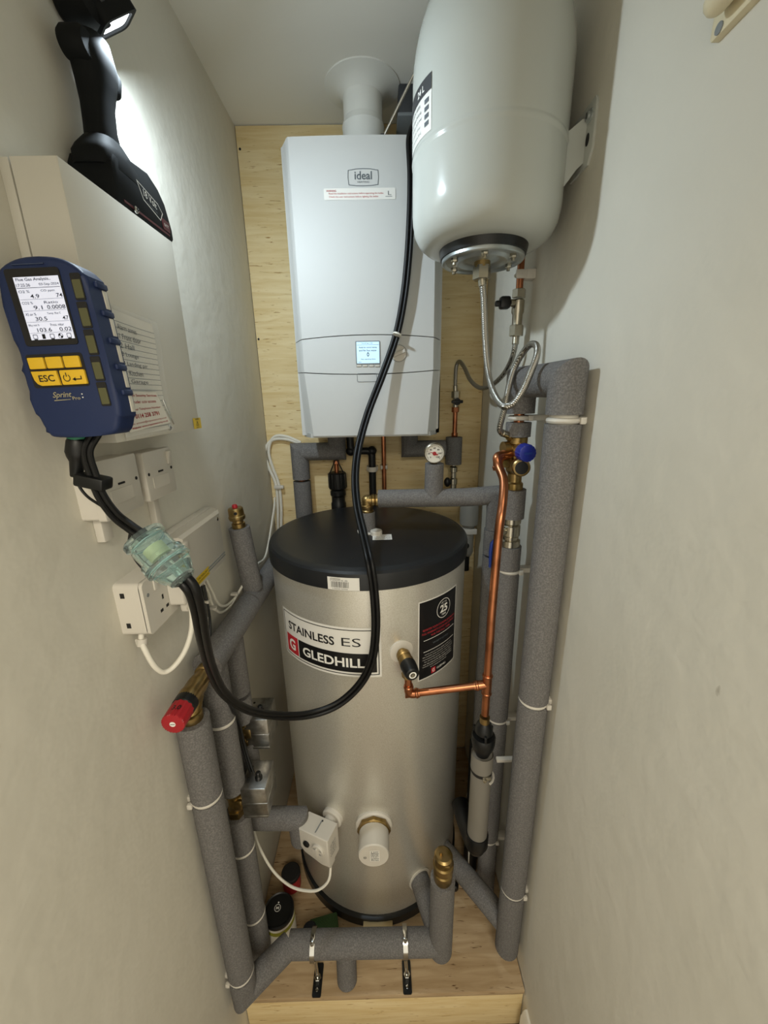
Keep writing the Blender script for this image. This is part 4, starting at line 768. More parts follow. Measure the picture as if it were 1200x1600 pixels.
zone_valve('metal zone valve head higher behind the black hose, upper of two', L3x, L3y, z3b, -.350, -.290, .785, .862, .852, .942)
# front run: riser with brass top, stub, munsen clips, sleeves to the cylinder
RX, RY = .137, .682; zr = at(690, 1372, y=RY).z
lagged('short thick grey lagged riser with a brass top at the front right of the plinth', [[Vector((RX, RY, .262)), Vector((RX, RY, zr))]], .031, [Vector((RX, RY, .27)), Vector((RX, RY, zr+.004))], rc=.014)
t = thing('drain_fitting', 'brass screwed top fitting standing on the front right lagged riser', 'fitting', (RX, RY, zr))
b = B(M['brass']); b.lathe([(.022, -.002), (.0235, .003), (.0235, .026), (.021, .03), (.021, .034), (.0255, .037), (.0255, .056), (.0225, .060), (.0225, .080), (.018, .084), (0, .085)], (RX, RY, zr), n=28); b.cyl((RX-.007, RY, zr+.084), (RX-.007, RY, zr+.094), .0045, n=12); b.box((RX+.006, RY-.018, zr+.07), (.014, .01, .012), .002); obj('body', b, t)
sp_ = at(542, 1537, z=ZP+.002)
lagged('grey lagged stub dropping from the front pipe to the plywood plinth', [[Vector((sp_.x, .682, .285)), Vector((sp_.x, .682, .235)), Vector((sp_.x, .672, ZP+.001))]], .027)
lagged('short bluish grey lagged pipe from the lower cylinder front to the brass topped riser', [[cpt(28, .306, -.004), Vector((.128, .705, .303))]], .029)
lagged('grey lagged pipe from lower right cylinder side to the right wall pipe foot', [[cpt(52, .310, -.004), Vector((.318, .722, .292))]], .029)
b = B(M['white']); b.lathe([(.036, -.001), (.036, .002), (.031, .003)], cpt(28, .306), cn(28), 32); obj('pipe_boss', b, body)
for (px, py, s_) in ((490, 1478, 'left'), (633, 1478, 'right')):
    p = at(px, py, y=.678); c_ = Vector((p.x, .682, .297)); foot = Vector((p.x+.004, .655, ZP))
    t = thing('munsen_ring', 'shiny ring clip on the %s of the front pipe with black foot plate' % s_, 'pipe ring', tuple(foot), 'shiny ring clips on the front pipe')
    b = B(M['chrome']); T_ = frame(c_, (0, 1, 0), FZ, (1, 0, 0)); n_ = 40
    o_, i_ = ngon(.0345, n_), ngon(.0315, n_)
    b.add([T_ @ Vector((x, y, z)) for z, P_ in ((-.006, o_), (.006, o_), (.006, i_), (-.006, i_)) for x, y in P_], [(j*n_+k, j*n_+(k+1) % n_, ((j+1) % 4)*n_+(k+1) % n_, ((j+1) % 4)*n_+k) for j in range(4) for k in range(n_)])
    obj('ring', b, t)
    for s2, z_ in ((1, .036), (-1, -.036)): b = B(M['chrome']); b.box(c_+Vector((0, -.006, z_)), (.012, .020, .010), .002); b.lathe([(.004, 0), (.004, .004), (0, .006)], c_+Vector((0, -.016, z_)), (0, -1, 0), 12); obj('lug', b, t)
    b = B(M['chrome']); b.cyl(c_+Vector((0, -.004, -.038)), Vector((foot.x, .672, ZP+.006)), .0045, n=14); b.hexnut((foot.x, .672, ZP+.004), (foot.x, .672, ZP+.016), .009); obj('stud', b, t)
    b = B(M['black']); b.prism(rrect(.024, .066, .004, cx=foot.x, cy=.672), .004, z0=ZP+.0005, bev=.001); obj('foot_plate', b, t)
    b = B(M['chrome']); b.lathe([(.004, 0), (.004, .0012), (0, .002)], (foot.x, .652, ZP+.0045), (0, 0, 1), 12); obj('screw', b, t)
# things lying on the plinth
t = thing('tub', 'white tub with black lid and yellow green stripe on the plinth behind the left pipes', 'tub', (-.318, .765, ZP))
tc_ = Vector((-.318, .765, ZP)); ta = Vector((.0, -.10, 1)).normalized()
b = B(M['paper']); b.lathe([(.040, .0), (.043, .003), (.043, .110)], (tc_.x, tc_.y, ZP+.001), n=40); obj('body', b, t)
b = B(M['lime']); b.lathe([(.0434, .088), (.0434, .102)], (tc_.x, tc_.y, ZP), n=40); obj('stripe', b, t)
b = B(M['black']); b.lathe([(.0405, .110), (.0435, .111), (.0435, .119), (.041, .122), (.038, .120), (0, .120)], (tc_.x, tc_.y, ZP+.001), n=44)
b.use(M['whiteink']); mp = plane((tc_.x-.004, tc_.y+.004, ZP+.1215), (1, 0, 0), (0, 1, 0)); b.ring2(ngon(.009, 28), ngon(.0078, 28), mp); b.text('M', .008, .007, mp, .01); b.lathe([(.002, 0), (.002, .0003)], (tc_.x-.004, tc_.y+.017, ZP+.121), (0, 0, 1), 12); obj('lid', b, t)
t = thing('small_pot', 'small red pot with dark top on the plinth beside the cylinder base', 'pot', (-.318, .90, ZP))
b = B(M['red']); b.lathe([(.026, 0), (.029, .003), (.029, .048)], (-.316, .895, ZP+.001), n=30); obj('body', b, t); b = B(M['dark']); b.lathe([(.029, .049), (.030, .05), (.030, .060), (.027, .062), (0, .062)], (-.316, .895, ZP), n=30); obj('lid', b, t)
b = B(M['green']); b.box((-.195, .775, ZP+.010), (.085, .06, .018), .005, Matrix.Rotation(R_(12), 3, 'Z')); solo('scouring_pad', b, 'dark green pad lying on the plinth between the tub and the cylinder base', 'pad')
b = B(M['black']); b.lathe([(.019, 0), (.020, .002), (.020, .05), (.017, .053), (0, .053)], (-.232, .755, ZP+.001), n=26); solo('black_bottle_cap', b, 'black cap standing beside the black lidded tub', 'cap')
p = at(590, 1444, y=.765); b = B(M['wedge']); b.box((p.x, .770, ZP+.012), (.088, .034, .022), .002, Matrix.Rotation(R_(-3), 3, 'Z')); solo('timber_offcut', b, 'pale wooden offcut lying against the black base ring of the cylinder', 'wood block')
p = at(711, 1388, z=ZP); b = B(M['black']); b.lathe([(.010, 0), (.011, .003), (.011, .016), (.007, .02), (0, .02)], (p.x, p.y, ZP+.0005), n=18); solo('rubber_bung', b, 'tiny black bung on the plinth behind the brass topped riser', 'bung')
b = B(M['plyf']); pa_, pb_ = at(735, 1475, z=ZP), at(778, 1462, z=ZP); b.prism([(.165, .72), (.215, .66), (.245, .685), (.185, .79)], .006, z0=ZP+.0005, bev=.001) if 0 else None
# behind the boiler, under it -----------------------------------------
yb_ = 1.352
q1, q2, q3 = at(536, 703, y=yb_), at(468, 706, y=yb_), at(467, 830, y=yb_); q1.z = q2.z
zg = at(466, 750, y=yb_).z; q3.x = q2.x
lagged('grey lagged pipe bending down below the left of the boiler', [[Vector((q1.x-.02, yb_, 1.585)), Vector((q1.x-.02, yb_, q2.z)), q2, Vector((q2.x, yb_, zg+.004))], [Vector((q2.x, yb_, zg-.004)), Vector((q2.x, yb_, 1.10))]], .030, [Vector((q2.x, yb_, zg+.02)), Vector((q2.x, yb_, 1.12))])
q4, q5 = at(640, 702, y=yb_), at(709, 700, y=yb_)
lagged('grey lagged pipe below the right of the boiler behind the round dial', [[Vector((q4.x, yb_, 1.585)), Vector((q4.x, yb_, q5.z)), Vector((q5.x-.03, yb_, q5.z))], [Vector((q5.x, yb_, at(709, 683, y=yb_).z)), Vector((q5.x, yb_, at(709, 725, y=yb_).z))]], .028)
# condensate
p = [at(547, 685, y=1.355), at(548, 705, y=1.355), at(581, 705, y=1.355), at(581, 830, y=1.355)]; p[0].z = 1.588; p[0].x = p[1].x; p[2].z = p[1].z; p[3].x = p[2].x; p[3].z = 1.2
t = thing('condensate_pipe', 'black plastic waste pipe stepping down under the boiler', 'waste pipe', tuple(p[0])); obj('pipe', B(M['black']).tube(fillet(p, .02), .0125, 18), t)
for e_ in (p[1], p[2]): b = B(M['black']); b.ball(e_, .0165); obj('elbow', b, t)
b = B(M['white']); c_ = at(581, 733, y=1.355); b.lathe([(.0128, -.008), (.016, -.008), (.016, .008), (.0128, .008)], (p[2].x, 1.355, c_.z), n=24); b.box((p[2].x, 1.38, c_.z), (.04, .036, .016), .003); solo('pipe_clip', b, 'white clip holding the black waste pipe to the plywood', 'pipe clip', 'white pipe clips')
tx_, tz_ = at(527, 745, y=1.356).x, 1.482
TD = -.036
t = thing('condensate_trap', 'ribbed black trap below the boiler with a wire hook and copper tail', 'trap', (tx_, 1.356, 1.30))
b = B(M['black']); b.lathe([(.024, 1.24), (.024, 1.345), (.0265, 1.348), (.0265, 1.375), (.0235, 1.38), (.0235, 1.40), (.0275, 1.405), (.0275, 1.418), (.025, 1.422), (.031, 1.43), (.031, 1.482), (.0275, 1.486), (0, 1.486)], (tx_, 1.356, TD), n=32); obj('body', b, t)
b = B(M['rubber'])
for k in range(12): a = 2*PI*k/12; b.box((tx_+.031*math.cos(a), 1.356+.031*math.sin(a), 1.456+TD), (.003, .003, .05), .0008)
obj('grip_rib', b, t)
b = B(M['black']); b.tube([(tx_-.024, 1.346, 1.484+TD), (tx_-.003, 1.346, 1.530+TD), (tx_+.003, 1.346, 1.530+TD), (tx_+.024, 1.346, 1.484+TD)], .0022, 8); obj('wire_hook', b, t)
b = B(M['copper']); b.cyl((tx_-.001, 1.356, 1.486+TD), (tx_-.001, 1.356, 1.592), .0078, n=16); obj('copper_tail', b, t); b = B(M['copper']); b.hexnut((tx_-.001, 1.356, 1.515+TD), (tx_-.001, 1.356, 1.527+TD), .011); obj('nut', b, t)
gx = at(600, 730, y=1.365).x
t = thing('copper_pipe', 'thin copper pipe running down the plywood below the boiler centre', 'copper pipe', (gx, 1.365, 1.2)); obj('pipe', B(M['copper']).cyl((gx, 1.365, 1.2), (gx, 1.365, 1.59), .0078, n=16), t); b = B(M['white']); z_ = at(600, 730, y=1.365).z; b.box((gx, 1.378, z_), (.026, .038, .014), .003); obj('clip', b, t)
# twin white leads left of the boiler
for k in range(2):
    d = k*6.0; c = [at(470, 694-d*.4, y=1.38), at(450, 687-d*.7, y=1.385), at(432, 686-d*.8, y=1.388), at(420+d*.5, 692-d*.3, y=1.388), at(414+d, 708, y=1.388), at(420+d, 730, y=1.388), at(431+d*.8, 757, y=1.388), at(434+d*.9, 790, y=1.388), at(434+d*.9, 822, y=1.388), at(434+d*.9, 860, y=1.388)]
    solo('cable', B(M['whitecable']).tube(smooth(c), .0052, 10), ['outer white cable curving down the plywood left of the boiler', 'inner white cable curving down the plywood left of the boiler'][k], 'cable', 'white cables left of the boiler')
for (q, s_) in (((436, 761), 'white clip holding the two white cables on the plywood'),): p = at(*q, y=1.382); solo('cable_clip', B(M['white']).box(p, (.034, .014, .012), .003), s_, 'cable clip')
# ================================================================== cylinder top: brass elbow, lagged run, dial
TX, TY = -.026, 1.06; zt_ = at(575, 800, y=TY).z
t = thing('top_connection', 'grey lagged stub with white washer and brass elbow on the black cylinder lid', 'pipe fitting', (TX, TY, ZL))
TXc = at(587, 830, z=ZL).x; TY = 1.045; zc2 = 1.427
obj('washer', B(M['white']).lathe([(.030, 0), (.030, .003), (.022, .004)], (-.0355, TY, ZL+.0003), n=32), t)
obj('foam_sleeve', B(M['foam']).cyl((-.0355, TY, ZL+.003), (-.0355, TY, ZL+.058), .0215, n=28), t)
b = B(M['brass']); b.lathe([(.0165, -.038), (.0175, -.036), (.0175, -.028), (.0155, -.026), (.0175, -.022), (.0175, -.014), (.0145, -.012), (.0145, .0)], (-.0355, TY, zc2), n=24); b.ball((-.0355, TY, zc2), .0150); b.lathe([(.0145, 0), (.0145, .012), (.017, .014), (.017, .020), (.015, .022), (.0175, .025), (.0175, .036)], (-.0355, TY, zc2), (1, -.02, 0), 24); obj('brass_elbow', b, t)
H2a = at(592, 779, y=1.045); H2c = Vector((.302, .975, 1.452)); H2b = at(728, 777, y=1.01)
t = lagged('grey lagged pipe from the cylinder top running right to the pipe by the wall', [[H2a, H2b], [H2b+Vector((.0006, 0, 0)), H2c, Vector((.303, .980, 1.36))]], .0245)
R3x, R3y = .303, .980
gp = at(677, 776, y=1.025); gt = at(679, 724, y=1.02)
lagged('small grey lagged stub under the round dial', [[Vector((gp.x, 1.023, gp.z+.006)), Vector((gp.x+.001, 1.02, gt.z))]], .0245)
t = thing('temperature_dial', 'small round white dial gauge with red pointer standing on the lagged stub', 'dial gauge', tuple(gt))
gc = at(678.5, 708, y=1.005); gn = Vector((0, -1, -.12)).normalized(); T_ = axframe(gc, gn)
obj('rim', B(M['nickel'], T_).lathe([(0, -.012), (.022, -.012), (.0255, -.008), (.0262, .004), (.0245, .006), (.0235, .004)], n=40, Mx=I4, cap=False), t)
b = B(M['paper'], T_); b.lathe([(.0238, .003), (0, .0031)], n=40, Mx=I4); b.use(M['ink'])
for k in range(27):
    a = R_(-45+270*k/26); l_ = .005 if k % 5 == 0 else .003; b.flat([((.0215)*math.cos(a+d), (.0215)*math.sin(a+d)) for d in (-.045, .045)][:2]+[((.0215-l_)*math.cos(a), (.0215-l_)*math.sin(a))], lambda x, y: Vector((x, y, .0035)))
for k, s_ in enumerate(('0', '20', '40', '60', '80', '100', '120')): a = R_(225-45*k); b.text(s_, .0030*len(s_), .0042, lambda x, y: Vector((.0138*math.cos(a)+x, .0138*math.sin(a)+y, .0035)), .03)
obj('dial_face', b, t)
b = B(M['red'], T_); b.lathe([(.005, .0034), (.005, .0052), (0, .0058)], n=18, Mx=I4); a = R_(160); b.flat([(.017*math.cos(a), .017*math.sin(a)), (.0016*math.sin(a), -.0016*math.cos(a)), (-.006*math.cos(a), -.006*math.sin(a)), (-.0016*math.sin(a), .0016*math.cos(a))], lambda x, y: Vector((x, y, .0045))); b.flat(rrect(.011, .003, .001, cx=.004, cy=-.003), lambda x, y: Vector((x, y, .0047))); obj('pointer', b, t)
obj('stem', B(M['brass']).cyl(gc-Vector((0, -.008, .02)), (gp.x+.001, 1.02, gt.z-.004), .008, n=16), t)
# ================================================================== temperature relief valve on the cylinder and its discharge
vp = cpt(16.4, 1.120, .004); vd = Vector((.24, -.97, -.04)).normalized()
t = thing('temperature_relief_valve', 'brass valve with black cap on a white washer at the cylinder front', 'relief valve', tuple(vp))
b = B(M['brass']); b.lathe([(.011, 0), (.011, .008), (.0165, .010), (.0165, .020), (.0145, .022), (.0145, .028), (.0175, .032), (.0175, .042), (.015, .046)], vp, vd, 24); ov = vp+vd*.034; b.cyl(ov, ov+Vector((.004, 0, -.040)), .0125, n=20); b.hexnut(ov+Vector((.003, 0, -.028)), ov+Vector((.0045, 0, -.042)), .0145); obj('body', b, t)
b = B(M['black']); b.lathe([(.0165, .042), (.0185, .045), (.0175, .070), (.0155, .078), (.013, .080), (0, .080)], vp, vd, 14); cp_ = obj('cap', b, t)
b = B(M['whiteink']); T_ = axframe(vp+vd*.0806, vd); b.ring2(ngon(.0085, 28), ngon(.0055, 28), lambda x, y: T_ @ Vector((x, y, 0))); b.use(M['nickel']); b.lathe([(.004, -.001), (.004, .0008), (0, .001)], n=18, Mx=T_); obj('cap_disc', b, cp_)
D1x, D1y = .2375, .750
ob = ov+Vector((.004, 0, -.040)); el = Vector((ob.x+.001, ob.y-.002, 1.030)); tee = Vector((D1x, D1y, 1.060))
t = thing('discharge_pipe', 'bare copper discharge pipe running down beside the cylinder with a tee', 'copper pipe', (D1x, D1y, .985))
mb = Vector((.300, .86, at(803, 704, y=.86).z))
tp0 = Vector((.281, .845, at(790, 712, y=.85).z))
tops = [Vector((.287, .848, tp0.z+.002)), at(778, 713, y=.835), at(779, 728, y=.825), at(787, 752, y=.80), at(785, 790, y=.775), at(779, 835, y=.757), Vector((D1x, D1y, 1.25)), Vector((D1x, D1y, 1.20)), Vector((D1x, D1y, .975))]
obj('vertical_pipe', B(M['copper']).tube(smooth(tops, 6), .0092, 18), t)
obj('branch_pipe', B(M['copper']).tube([ob, el, tee], .0085, 18), t)
def elbow_cu(p, d1, d2, nm='elbow'):
    p, d1, d2 = Vector(p), Vector(d1).normalized(), Vector(d2).normalized(); b = B(M['copper'])
    b.tube(fillet([p+d1*.026, p, p+d2*.026], .016, 6), .0104, 18)
    for d in (d1, d2): b.lathe([(.0104, .016), (.0118, .018), (.0118, .021), (.0104, .023)], p, d, 20)
    return obj(nm, b, t)
elbow_cu(el, (0, .02, 1), tee-el); elbow_cu(at(778, 716, y=.834), (.35, .25, .1), (.02, -.12, -1))
b = B(M['copper']); b.cyl(tee+Vector((0, 0, -.026)), tee+Vector((0, 0, .028)), .0107, n=20)
for z_ in (-.024, .024): b.lathe([(.0107, -.003), (.012, -.001), (.012, .001), (.0107, .003)], tee+Vector((0, 0, z_)), n=20)
dt = (el-tee).normalized(); b.cyl(tee, tee+dt*.030, .0104, n=20); b.lathe([(.0104, .020), (.0118, .022), (.0118, .025), (.0104, .027)], tee, dt, 20); obj('tee', b, t)
# tundish and grey waste
zt0 = at(760, 1128, y=D1y).z
t = thing('tundish', 'shiny black tundish funnel under the end of the copper discharge pipe', 'tundish', (D1x, D1y, zt0-.07))
obj('brass_inlet', B(M['brass']).cyl((D1x, D1y, zt0-.004), (D1x, D1y, zt0+.016), .0118, n=20), t)
b = B(M['black']); zb2 = at(760, 1176, y=D1y).z; h_ = zt0-zb2
b.lathe([(.0, 0), (.012, 0), (.018, -h_*.08), (.021, -h_*.22), (.021, -h_*.30)], (D1x, D1y, zt0), n=28); b.lathe([(.0265, -h_*.40), (.0285, -h_*.44), (.0285, -h_*.62), (.026, -h_*.75), (.019, -h_*.92), (.0165, -h_*1.02)], (D1x, D1y, zt0), n=28)
for a in (25, 145, 265): b.box((D1x+.0225*math.cos(R_(a)), D1y+.0225*math.sin(R_(a)), zt0-h_*.36), (.009, .006, h_*.26), .002, Matrix.Rotation(R_(a), 3, 'Z'))
obj('funnel', b, t)
wz0 = at(752, 1300, y=D1y).z; wzc = at(758, 1201, y=D1y).z
t = thing('waste_valve_pipe', 'grey plastic waste pipe with a dark collar below the black tundish', 'waste pipe', (D1x, D1y, wz0-.04))
b = B(M['pipegrey']); b.lathe([(.017, zb2-.006), (.024, zb2-.006), (.0265, zb2+.002), (.027, wzc+.006)], (D1x, D1y, 0), n=32); obj('upper_socket', b, t)
b = B(M['pipegrey']); b.cyl((D1x, D1y, wz0-.004), (D1x, D1y, wzc-.003), .0255, n=32, bev=.002); obj('pipe', b, t)
b = B(M['dark']); b.cyl((D1x, D1y, wzc-.004), (D1x, D1y, wzc+.007), .0262, n=32); obj('collar', b, t)
b = B(M['nickel']); b.box((D1x+.006, D1y-.0275, wzc+.001), (.020, .006, .009), .001); b.lathe([(.0045, 0), (.0045, .006), (0, .007)], (D1x, D1y-.030, wzc+.001), (0, -1, 0), 12); obj('clamp_screw', b, t)
b = B(M['black']); b.lathe([(.0285, wz0-.038), (.0295, wz0-.036), (.0295, wz0-.004), (.0285, wz0)], (D1x, D1y, 0), n=30); b.tube(fillet([(D1x, D1y, wz0-.03), (D1x, D1y, wz0-.055), (D1x-.015, D1y+.06, wz0-.055), (D1x-.02, D1y+.12, wz0-.055)], .03), .024, 22); obj('lower_elbow', b, t)
b = B(M['white']); c_ = at(778, 1195, y=.775); b.box(Vector(((c_.x+XR)/2, .79, c_.z)), (XR-c_.x, .012, .010), .002); b.tube([Vector((D1x, D1y, c_.z))+Vector((math.cos(R_(-60+20*k))*.030, math.sin(R_(-60+20*k))*.030, 0)) for k in range(9)], .003, 8); solo('pipe_clip', b, 'white clip arm holding the grey waste pipe out from the right wall', 'pipe clip', 'white pipe clips')
bx_ = at(733, 1275, y=.93).x
t = thing('black_waste_pipe', 'black waste pipe standing in the shade behind the grey one', 'waste pipe', (bx_+.01, .93, ZP)); b = B(M['black']); b.cyl((bx_+.012, .93, ZP+.001), (bx_+.012, .93, .70), .022, n=24); obj('pipe', b, t); b = B(M['chrome']); zz = at(725, 1253, y=.92).z; b.lathe([(.0225, -.006), (.0245, -.006), (.0245, .006), (.0225, .006)], (bx_+.012, .93, zz), n=28); b.box((bx_-.018, .918, zz), (.016, .012, .014), .002); obj('band_clamp', b, t)
solo('white_wire', B(M['whitecable']).tube(smooth([at(734, 1300, y=.88), at(733, 1325, y=.875), at(732, 1351, y=.87)]), .0022, 8), 'short thin white wire hanging behind the grey waste pipe', 'wire')

# ================================================================== right wall pipes
R1x, R1y = .325, .700; R2x, R2y = .303, .860
zz = lambda px, py, y: at(px, py, y=y).z
g1, g2, g3 = zz(868, 657, R1y), zz(838, 1092, R1y), zz(806, 1386, R1y); zbot = zz(801, 1478, R1y); zq = 1.724
e_ = [Vector((R1x, R1y, g1+.010)), Vector((R1x, R1y, zq)), Vector((R1x-.004, R1y+.085, zq)), Vector((R2x, R2y, zq)), Vector((R2x, R2y, zz(808, 646, R2y)))]
lagged('thick front lagged pipe on the right wall, bending over at its top', [e_[:3], e_[2:]]+vrun(R1x, R1y, zbot, g1-.006, [g2, g3], half=.005), .031, [Vector((R1x, R1y, zbot+.01)), Vector((R1x, R1y, zq)), Vector((R2x, R2y, zq)), Vector((R2x, R2y, zz(805, 690, R2y)))])
clip('white clip at the top of the thick right lagged pipe', (R1x, R1y, g1), 1, .024, h=.019); clip('white clip halfway down the thick right lagged pipe', (R1x, R1y, g2), 1, .0255); clip('white clip near the foot of the thick right lagged pipe', (R1x, R1y, g3), 1, .025)
gz = zz(802, 653, R2y); clip('white clip above the brass valve with the blue cap', (R2x, R2y, gz), 1, .019, h=.010)
vt, vb = zz(800, 682, R2y), zz(797, 766, R2y)
lagged('short grey lagged collar right above the brass valve', [[Vector((R2x, R2y, vt)), Vector((R2x, R2y, zz(801, 660, R2y)))]], .0265)
c1t, c1b = zz(797, 764, R2y), zz(795, 808, R2y); c2t = zz(798, 852, R2y); g5, g6, g7 = zz(803, 889, R2y), zz(790, 1119, R2y), zz(778, 1305, R2y)
lagged('grey lagged pipe below the brass valve, behind the thick right pipe', [[Vector((R2x, R2y, c1b)), Vector((R2x, R2y, c1t))]]+vrun(R2x+.006, R2y, ZP+.001, c2t, [g5, g6, g7], half=.004, x1=R2x), .0275, [Vector((R2x+.006, R2y, ZP+.002)), Vector((R2x, R2y, vb+.01))])
for g_, s_ in ((g5, 'white clip just below the chrome valve on the second right pipe'), (g6, 'white clip halfway down the second right pipe beside the tundish'), (g7, 'white clip low on the second right pipe beside the grey waste pipe')): clip(s_, (R2x+.003, R2y, g_), 1, .023)
lagged('grey lagged pipe dropping from the run off the cylinder top, nearest the back corner', [[Vector((R3x, R3y, zz(770, 866, R3y)+.003)), Vector((R3x, R3y, 1.358))], [Vector((R3x, R3y, ZP+.001)), Vector((R3x, R3y, zz(770, 866, R3y)-.003))]], .0275, [Vector((R3x, R3y, ZP+.002)), Vector((R3x, R3y, 1.36))])
# lever on that pipe
lz = zz(772, 850, R3y); t = thing('lever_valve', 'small valve with a blue lever on the lagged pipe nearest the back corner', 'lever valve', (R3x, R3y-.03, lz))
b = B(M['nickel']); b.cyl((R3x, R3y, lz), (R3x-.012, R3y-.05, lz), .009, n=16); b.hexnut((R3x-.010, R3y-.044, lz), (R3x-.013, R3y-.052, lz), .009); obj('stem', b, t)
la = at(773, 843, y=.925); b = B(M['lever']); b.tube([at(775, 842, y=.925), at(769, 850, y=.922), at(767, 862, y=.92), at(766, 886, y=.92)], .004, 10, rs=[.0042, .0055, .0052, .0042]); obj('lever', b, t)
# chrome valve in the second pipe
t = thing('chrome_coupling', 'shiny plated coupling between the lagged lengths of the second right pipe', 'coupling', (R2x, R2y, c2t))
hz = c1b-c2t; b = B(M['nickel']); b.lathe([(.014, 0), (.0235, .001), (.0235, hz*.22), (.019, hz*.26), (.0195, hz*.36), (.0215, hz*.4), (.0215, hz*.72), (.017, hz*.78), (.022, hz*.82), (.022, hz*.98), (.014, hz)], (R2x, R2y, c2t), n=28); obj('body', b, t)
b = B(M['nickel']); b.lathe([(.008, .018), (.008, .032), (.0095, .033), (.0095, .038), (0, .039)], (R2x, R2y, c2t+hz*.55), (-.8, -.5, 0), 16); obj('test_port', b, t)
# multi valve
t = thing('inlet_control_valve', 'brass inlet control valve with blue cap and black port on the right side', 'control valve', (R2x, R2y, vb))
H_ = vt-vb; P_ = lambda f: Vector((R2x, R2y, vb+H_*f))
b = B(M['brass']); b.lathe([(.0165, 0), (.0195, .002), (.0195, H_*.14), (.0155, H_*.17), (.0155, H_*.32), (.0205, H_*.38), (.0205, H_*.82), (.0155, H_*.86), (.0215, H_*.88), (.0215, H_*.985), (.0155, H_)], P_(0), n=28)
kb = at(822, 706, y=.805); kd = (kb-Vector((R2x, R2y, kb.z))).normalized(); o1 = Vector((R2x, R2y, kb.z-.002))
b.lathe([(.0165, 0), (.0165, .030), (.0185, .032), (.0185, .040)], o1, kd, 24)
kp_ = at(816, 732, y=.80); o2 = Vector((R2x, R2y, kp_.z)); kd2 = (kp_-o2).normalized(); b.lathe([(.0155, 0), (.0155, .028), (.019, .032), (.019, .052), (.0165, .055)], o2, kd2, 24)
b.lathe([(.0125, 0), (.0125, .022), (.0145, .024), (.0145, .03)], o2+Vector((0, 0, .004)), (-.9, -.5, .15), 20)
b.lathe([(.0125, 0), (.0125, .020), (.0145, .022), (.0145, .034)], o1+Vector((0, 0, .004)), (-.95, -.2, .0), 20)
b.lathe([(.009, 0), (.009, .028)], o1+Vector((0, 0, .016)), (-.8, -.3, .5), 16); obj('body', b, t)
b = B(M['blue']); n_ = 48; T_ = axframe(o1, kd); g_ = [(.0180*(1+.03*math.cos(16*2*PI*k/n_))*math.cos(2*PI*k/n_), .0180*(1+.03*math.cos(16*2*PI*k/n_))*math.sin(2*PI*k/n_)) for k in range(n_)]; b.prism(g_, .028, T_, z0=.038, bev=.003); b.use(M['lever']); b.box(T_ @ Vector((0, 0, .066)), (.016, .003, .004)); obj('blue_cap', b, t)
b = B(M['black']); b.lathe([(.0135, .050), (.0135, .0556), (0, .0558)], o2, kd2, 24); obj('port_plug', b, t)
# braided hoses
def hose(name, label, pts, r=.0062):
    t = thing(name, label, 'hose', tuple(pts[-1]), 'braided steel hoses'); P = smooth(pts, 9); obj('braid', B(M['braid']).tube(P, r, 14), t)
    for i, j in ((0, 3), (-1, -4)): b = B(M['nickel']); d = (P[j]-P[i]).normalized(); b.cyl(P[i]-d*.001, P[i]+d*.020, r+.0016, n=18, bev=.001); obj('ferrule', b, t)
    return t
hose('braided_hose', 'braided hose from the vessel underside looping down to the brass valve', [Vector((VX, VY, 1.7+.211*1.062)), at(756, 470, y=.86), at(758, 525, y=.857), at(762, 575, y=.845), at(770, 610, y=.81), at(784, 633, y=.765), at(800, 632, y=.752), at(816, 612, y=.742), at(830, 580, y=.742), at(839, 555, y=.752), at(838, 540, y=.775), at(828, 539, y=.80), at(816, 553, y=.82), at(803, 577, y=.835), at(795, 605, y=.825), at(788, 640, y=.828), at(781, 672, y=.842), o1+Vector((-.022, -.006, .032))])
ivy, ivx = 1.0, .330
hb = at(805, 527, y=ivy)
hose('braided_hose', 'braided hose from the wall stop valve sagging across to the small valve on the plywood', [Vector((ivx, ivy, hb.z+.004)), at(804, 545, y=1.0), at(798, 565, y=1.02), at(786, 586, y=1.06), at(768, 602, y=1.12), at(750, 606, y=1.18), at(735, 594, y=1.25), at(726, 575, y=1.31), at(718, 565, y=1.345), at(713, 573, y=1.36), at(711.5, 595, y=1.362), at(711.5, 612, y=1.362)])
# stop valve on copper pipe at right wall
t = thing('stop_valve', 'plated stop valve with black handle on copper pipe under the big white vessel', 'stop valve', (ivx, ivy, hb.z))
zv = lambda py: at(812, py, y=ivy).z
obj('copper_pipe', B(M['copper']).cyl((ivx, ivy, zv(462)), (ivx, ivy, 2.40), .0078, n=18), t)
b = B(M['nickel']); zb3 = hb.z+.002; b.hexnut((ivx, ivy, zb3), (ivx, ivy, zb3+.024), .0165); b.lathe([(.0115, zb3+.024), (.0115, zv(492)), (.014, zv(488)), (.014, zv(470)), (.011, zv(468))], (ivx, ivy, 0), n=24); b.hexnut((ivx, ivy, zv(466)), (ivx, ivy, zv(452)), .0155); b.cyl((ivx, ivy, zv(474)), (ivx-.022, ivy-.006, zv(474)), .008, n=16); obj('body', b, t)
b = B(M['black']); b.box((ivx-.034, ivy-.008, zv(474)), (.024, .022, .026), .005); b.box((ivx-.049, ivy-.008, zv(475)), (.014, .012, .012), .003); obj('handle', b, t)
z_ = zv(430); b = B(M['white']); b.tube([Vector((ivx, ivy, z_))+Vector((math.cos(R_(50+20*k))*.0105, math.sin(R_(50+20*k))*.0105, 0)) for k in range(14)], .0035, 8); b.box((ivx, ivy-.010, z_), (.026, .007, .018), .002); b.box(((ivx+XR)/2+.004, ivy, z_), (XR-ivx-.008, .026, .020), .002); solo('pipe_clip', b, 'white clip on the copper pipe just under the vessel flange', 'pipe clip', 'white pipe clips')
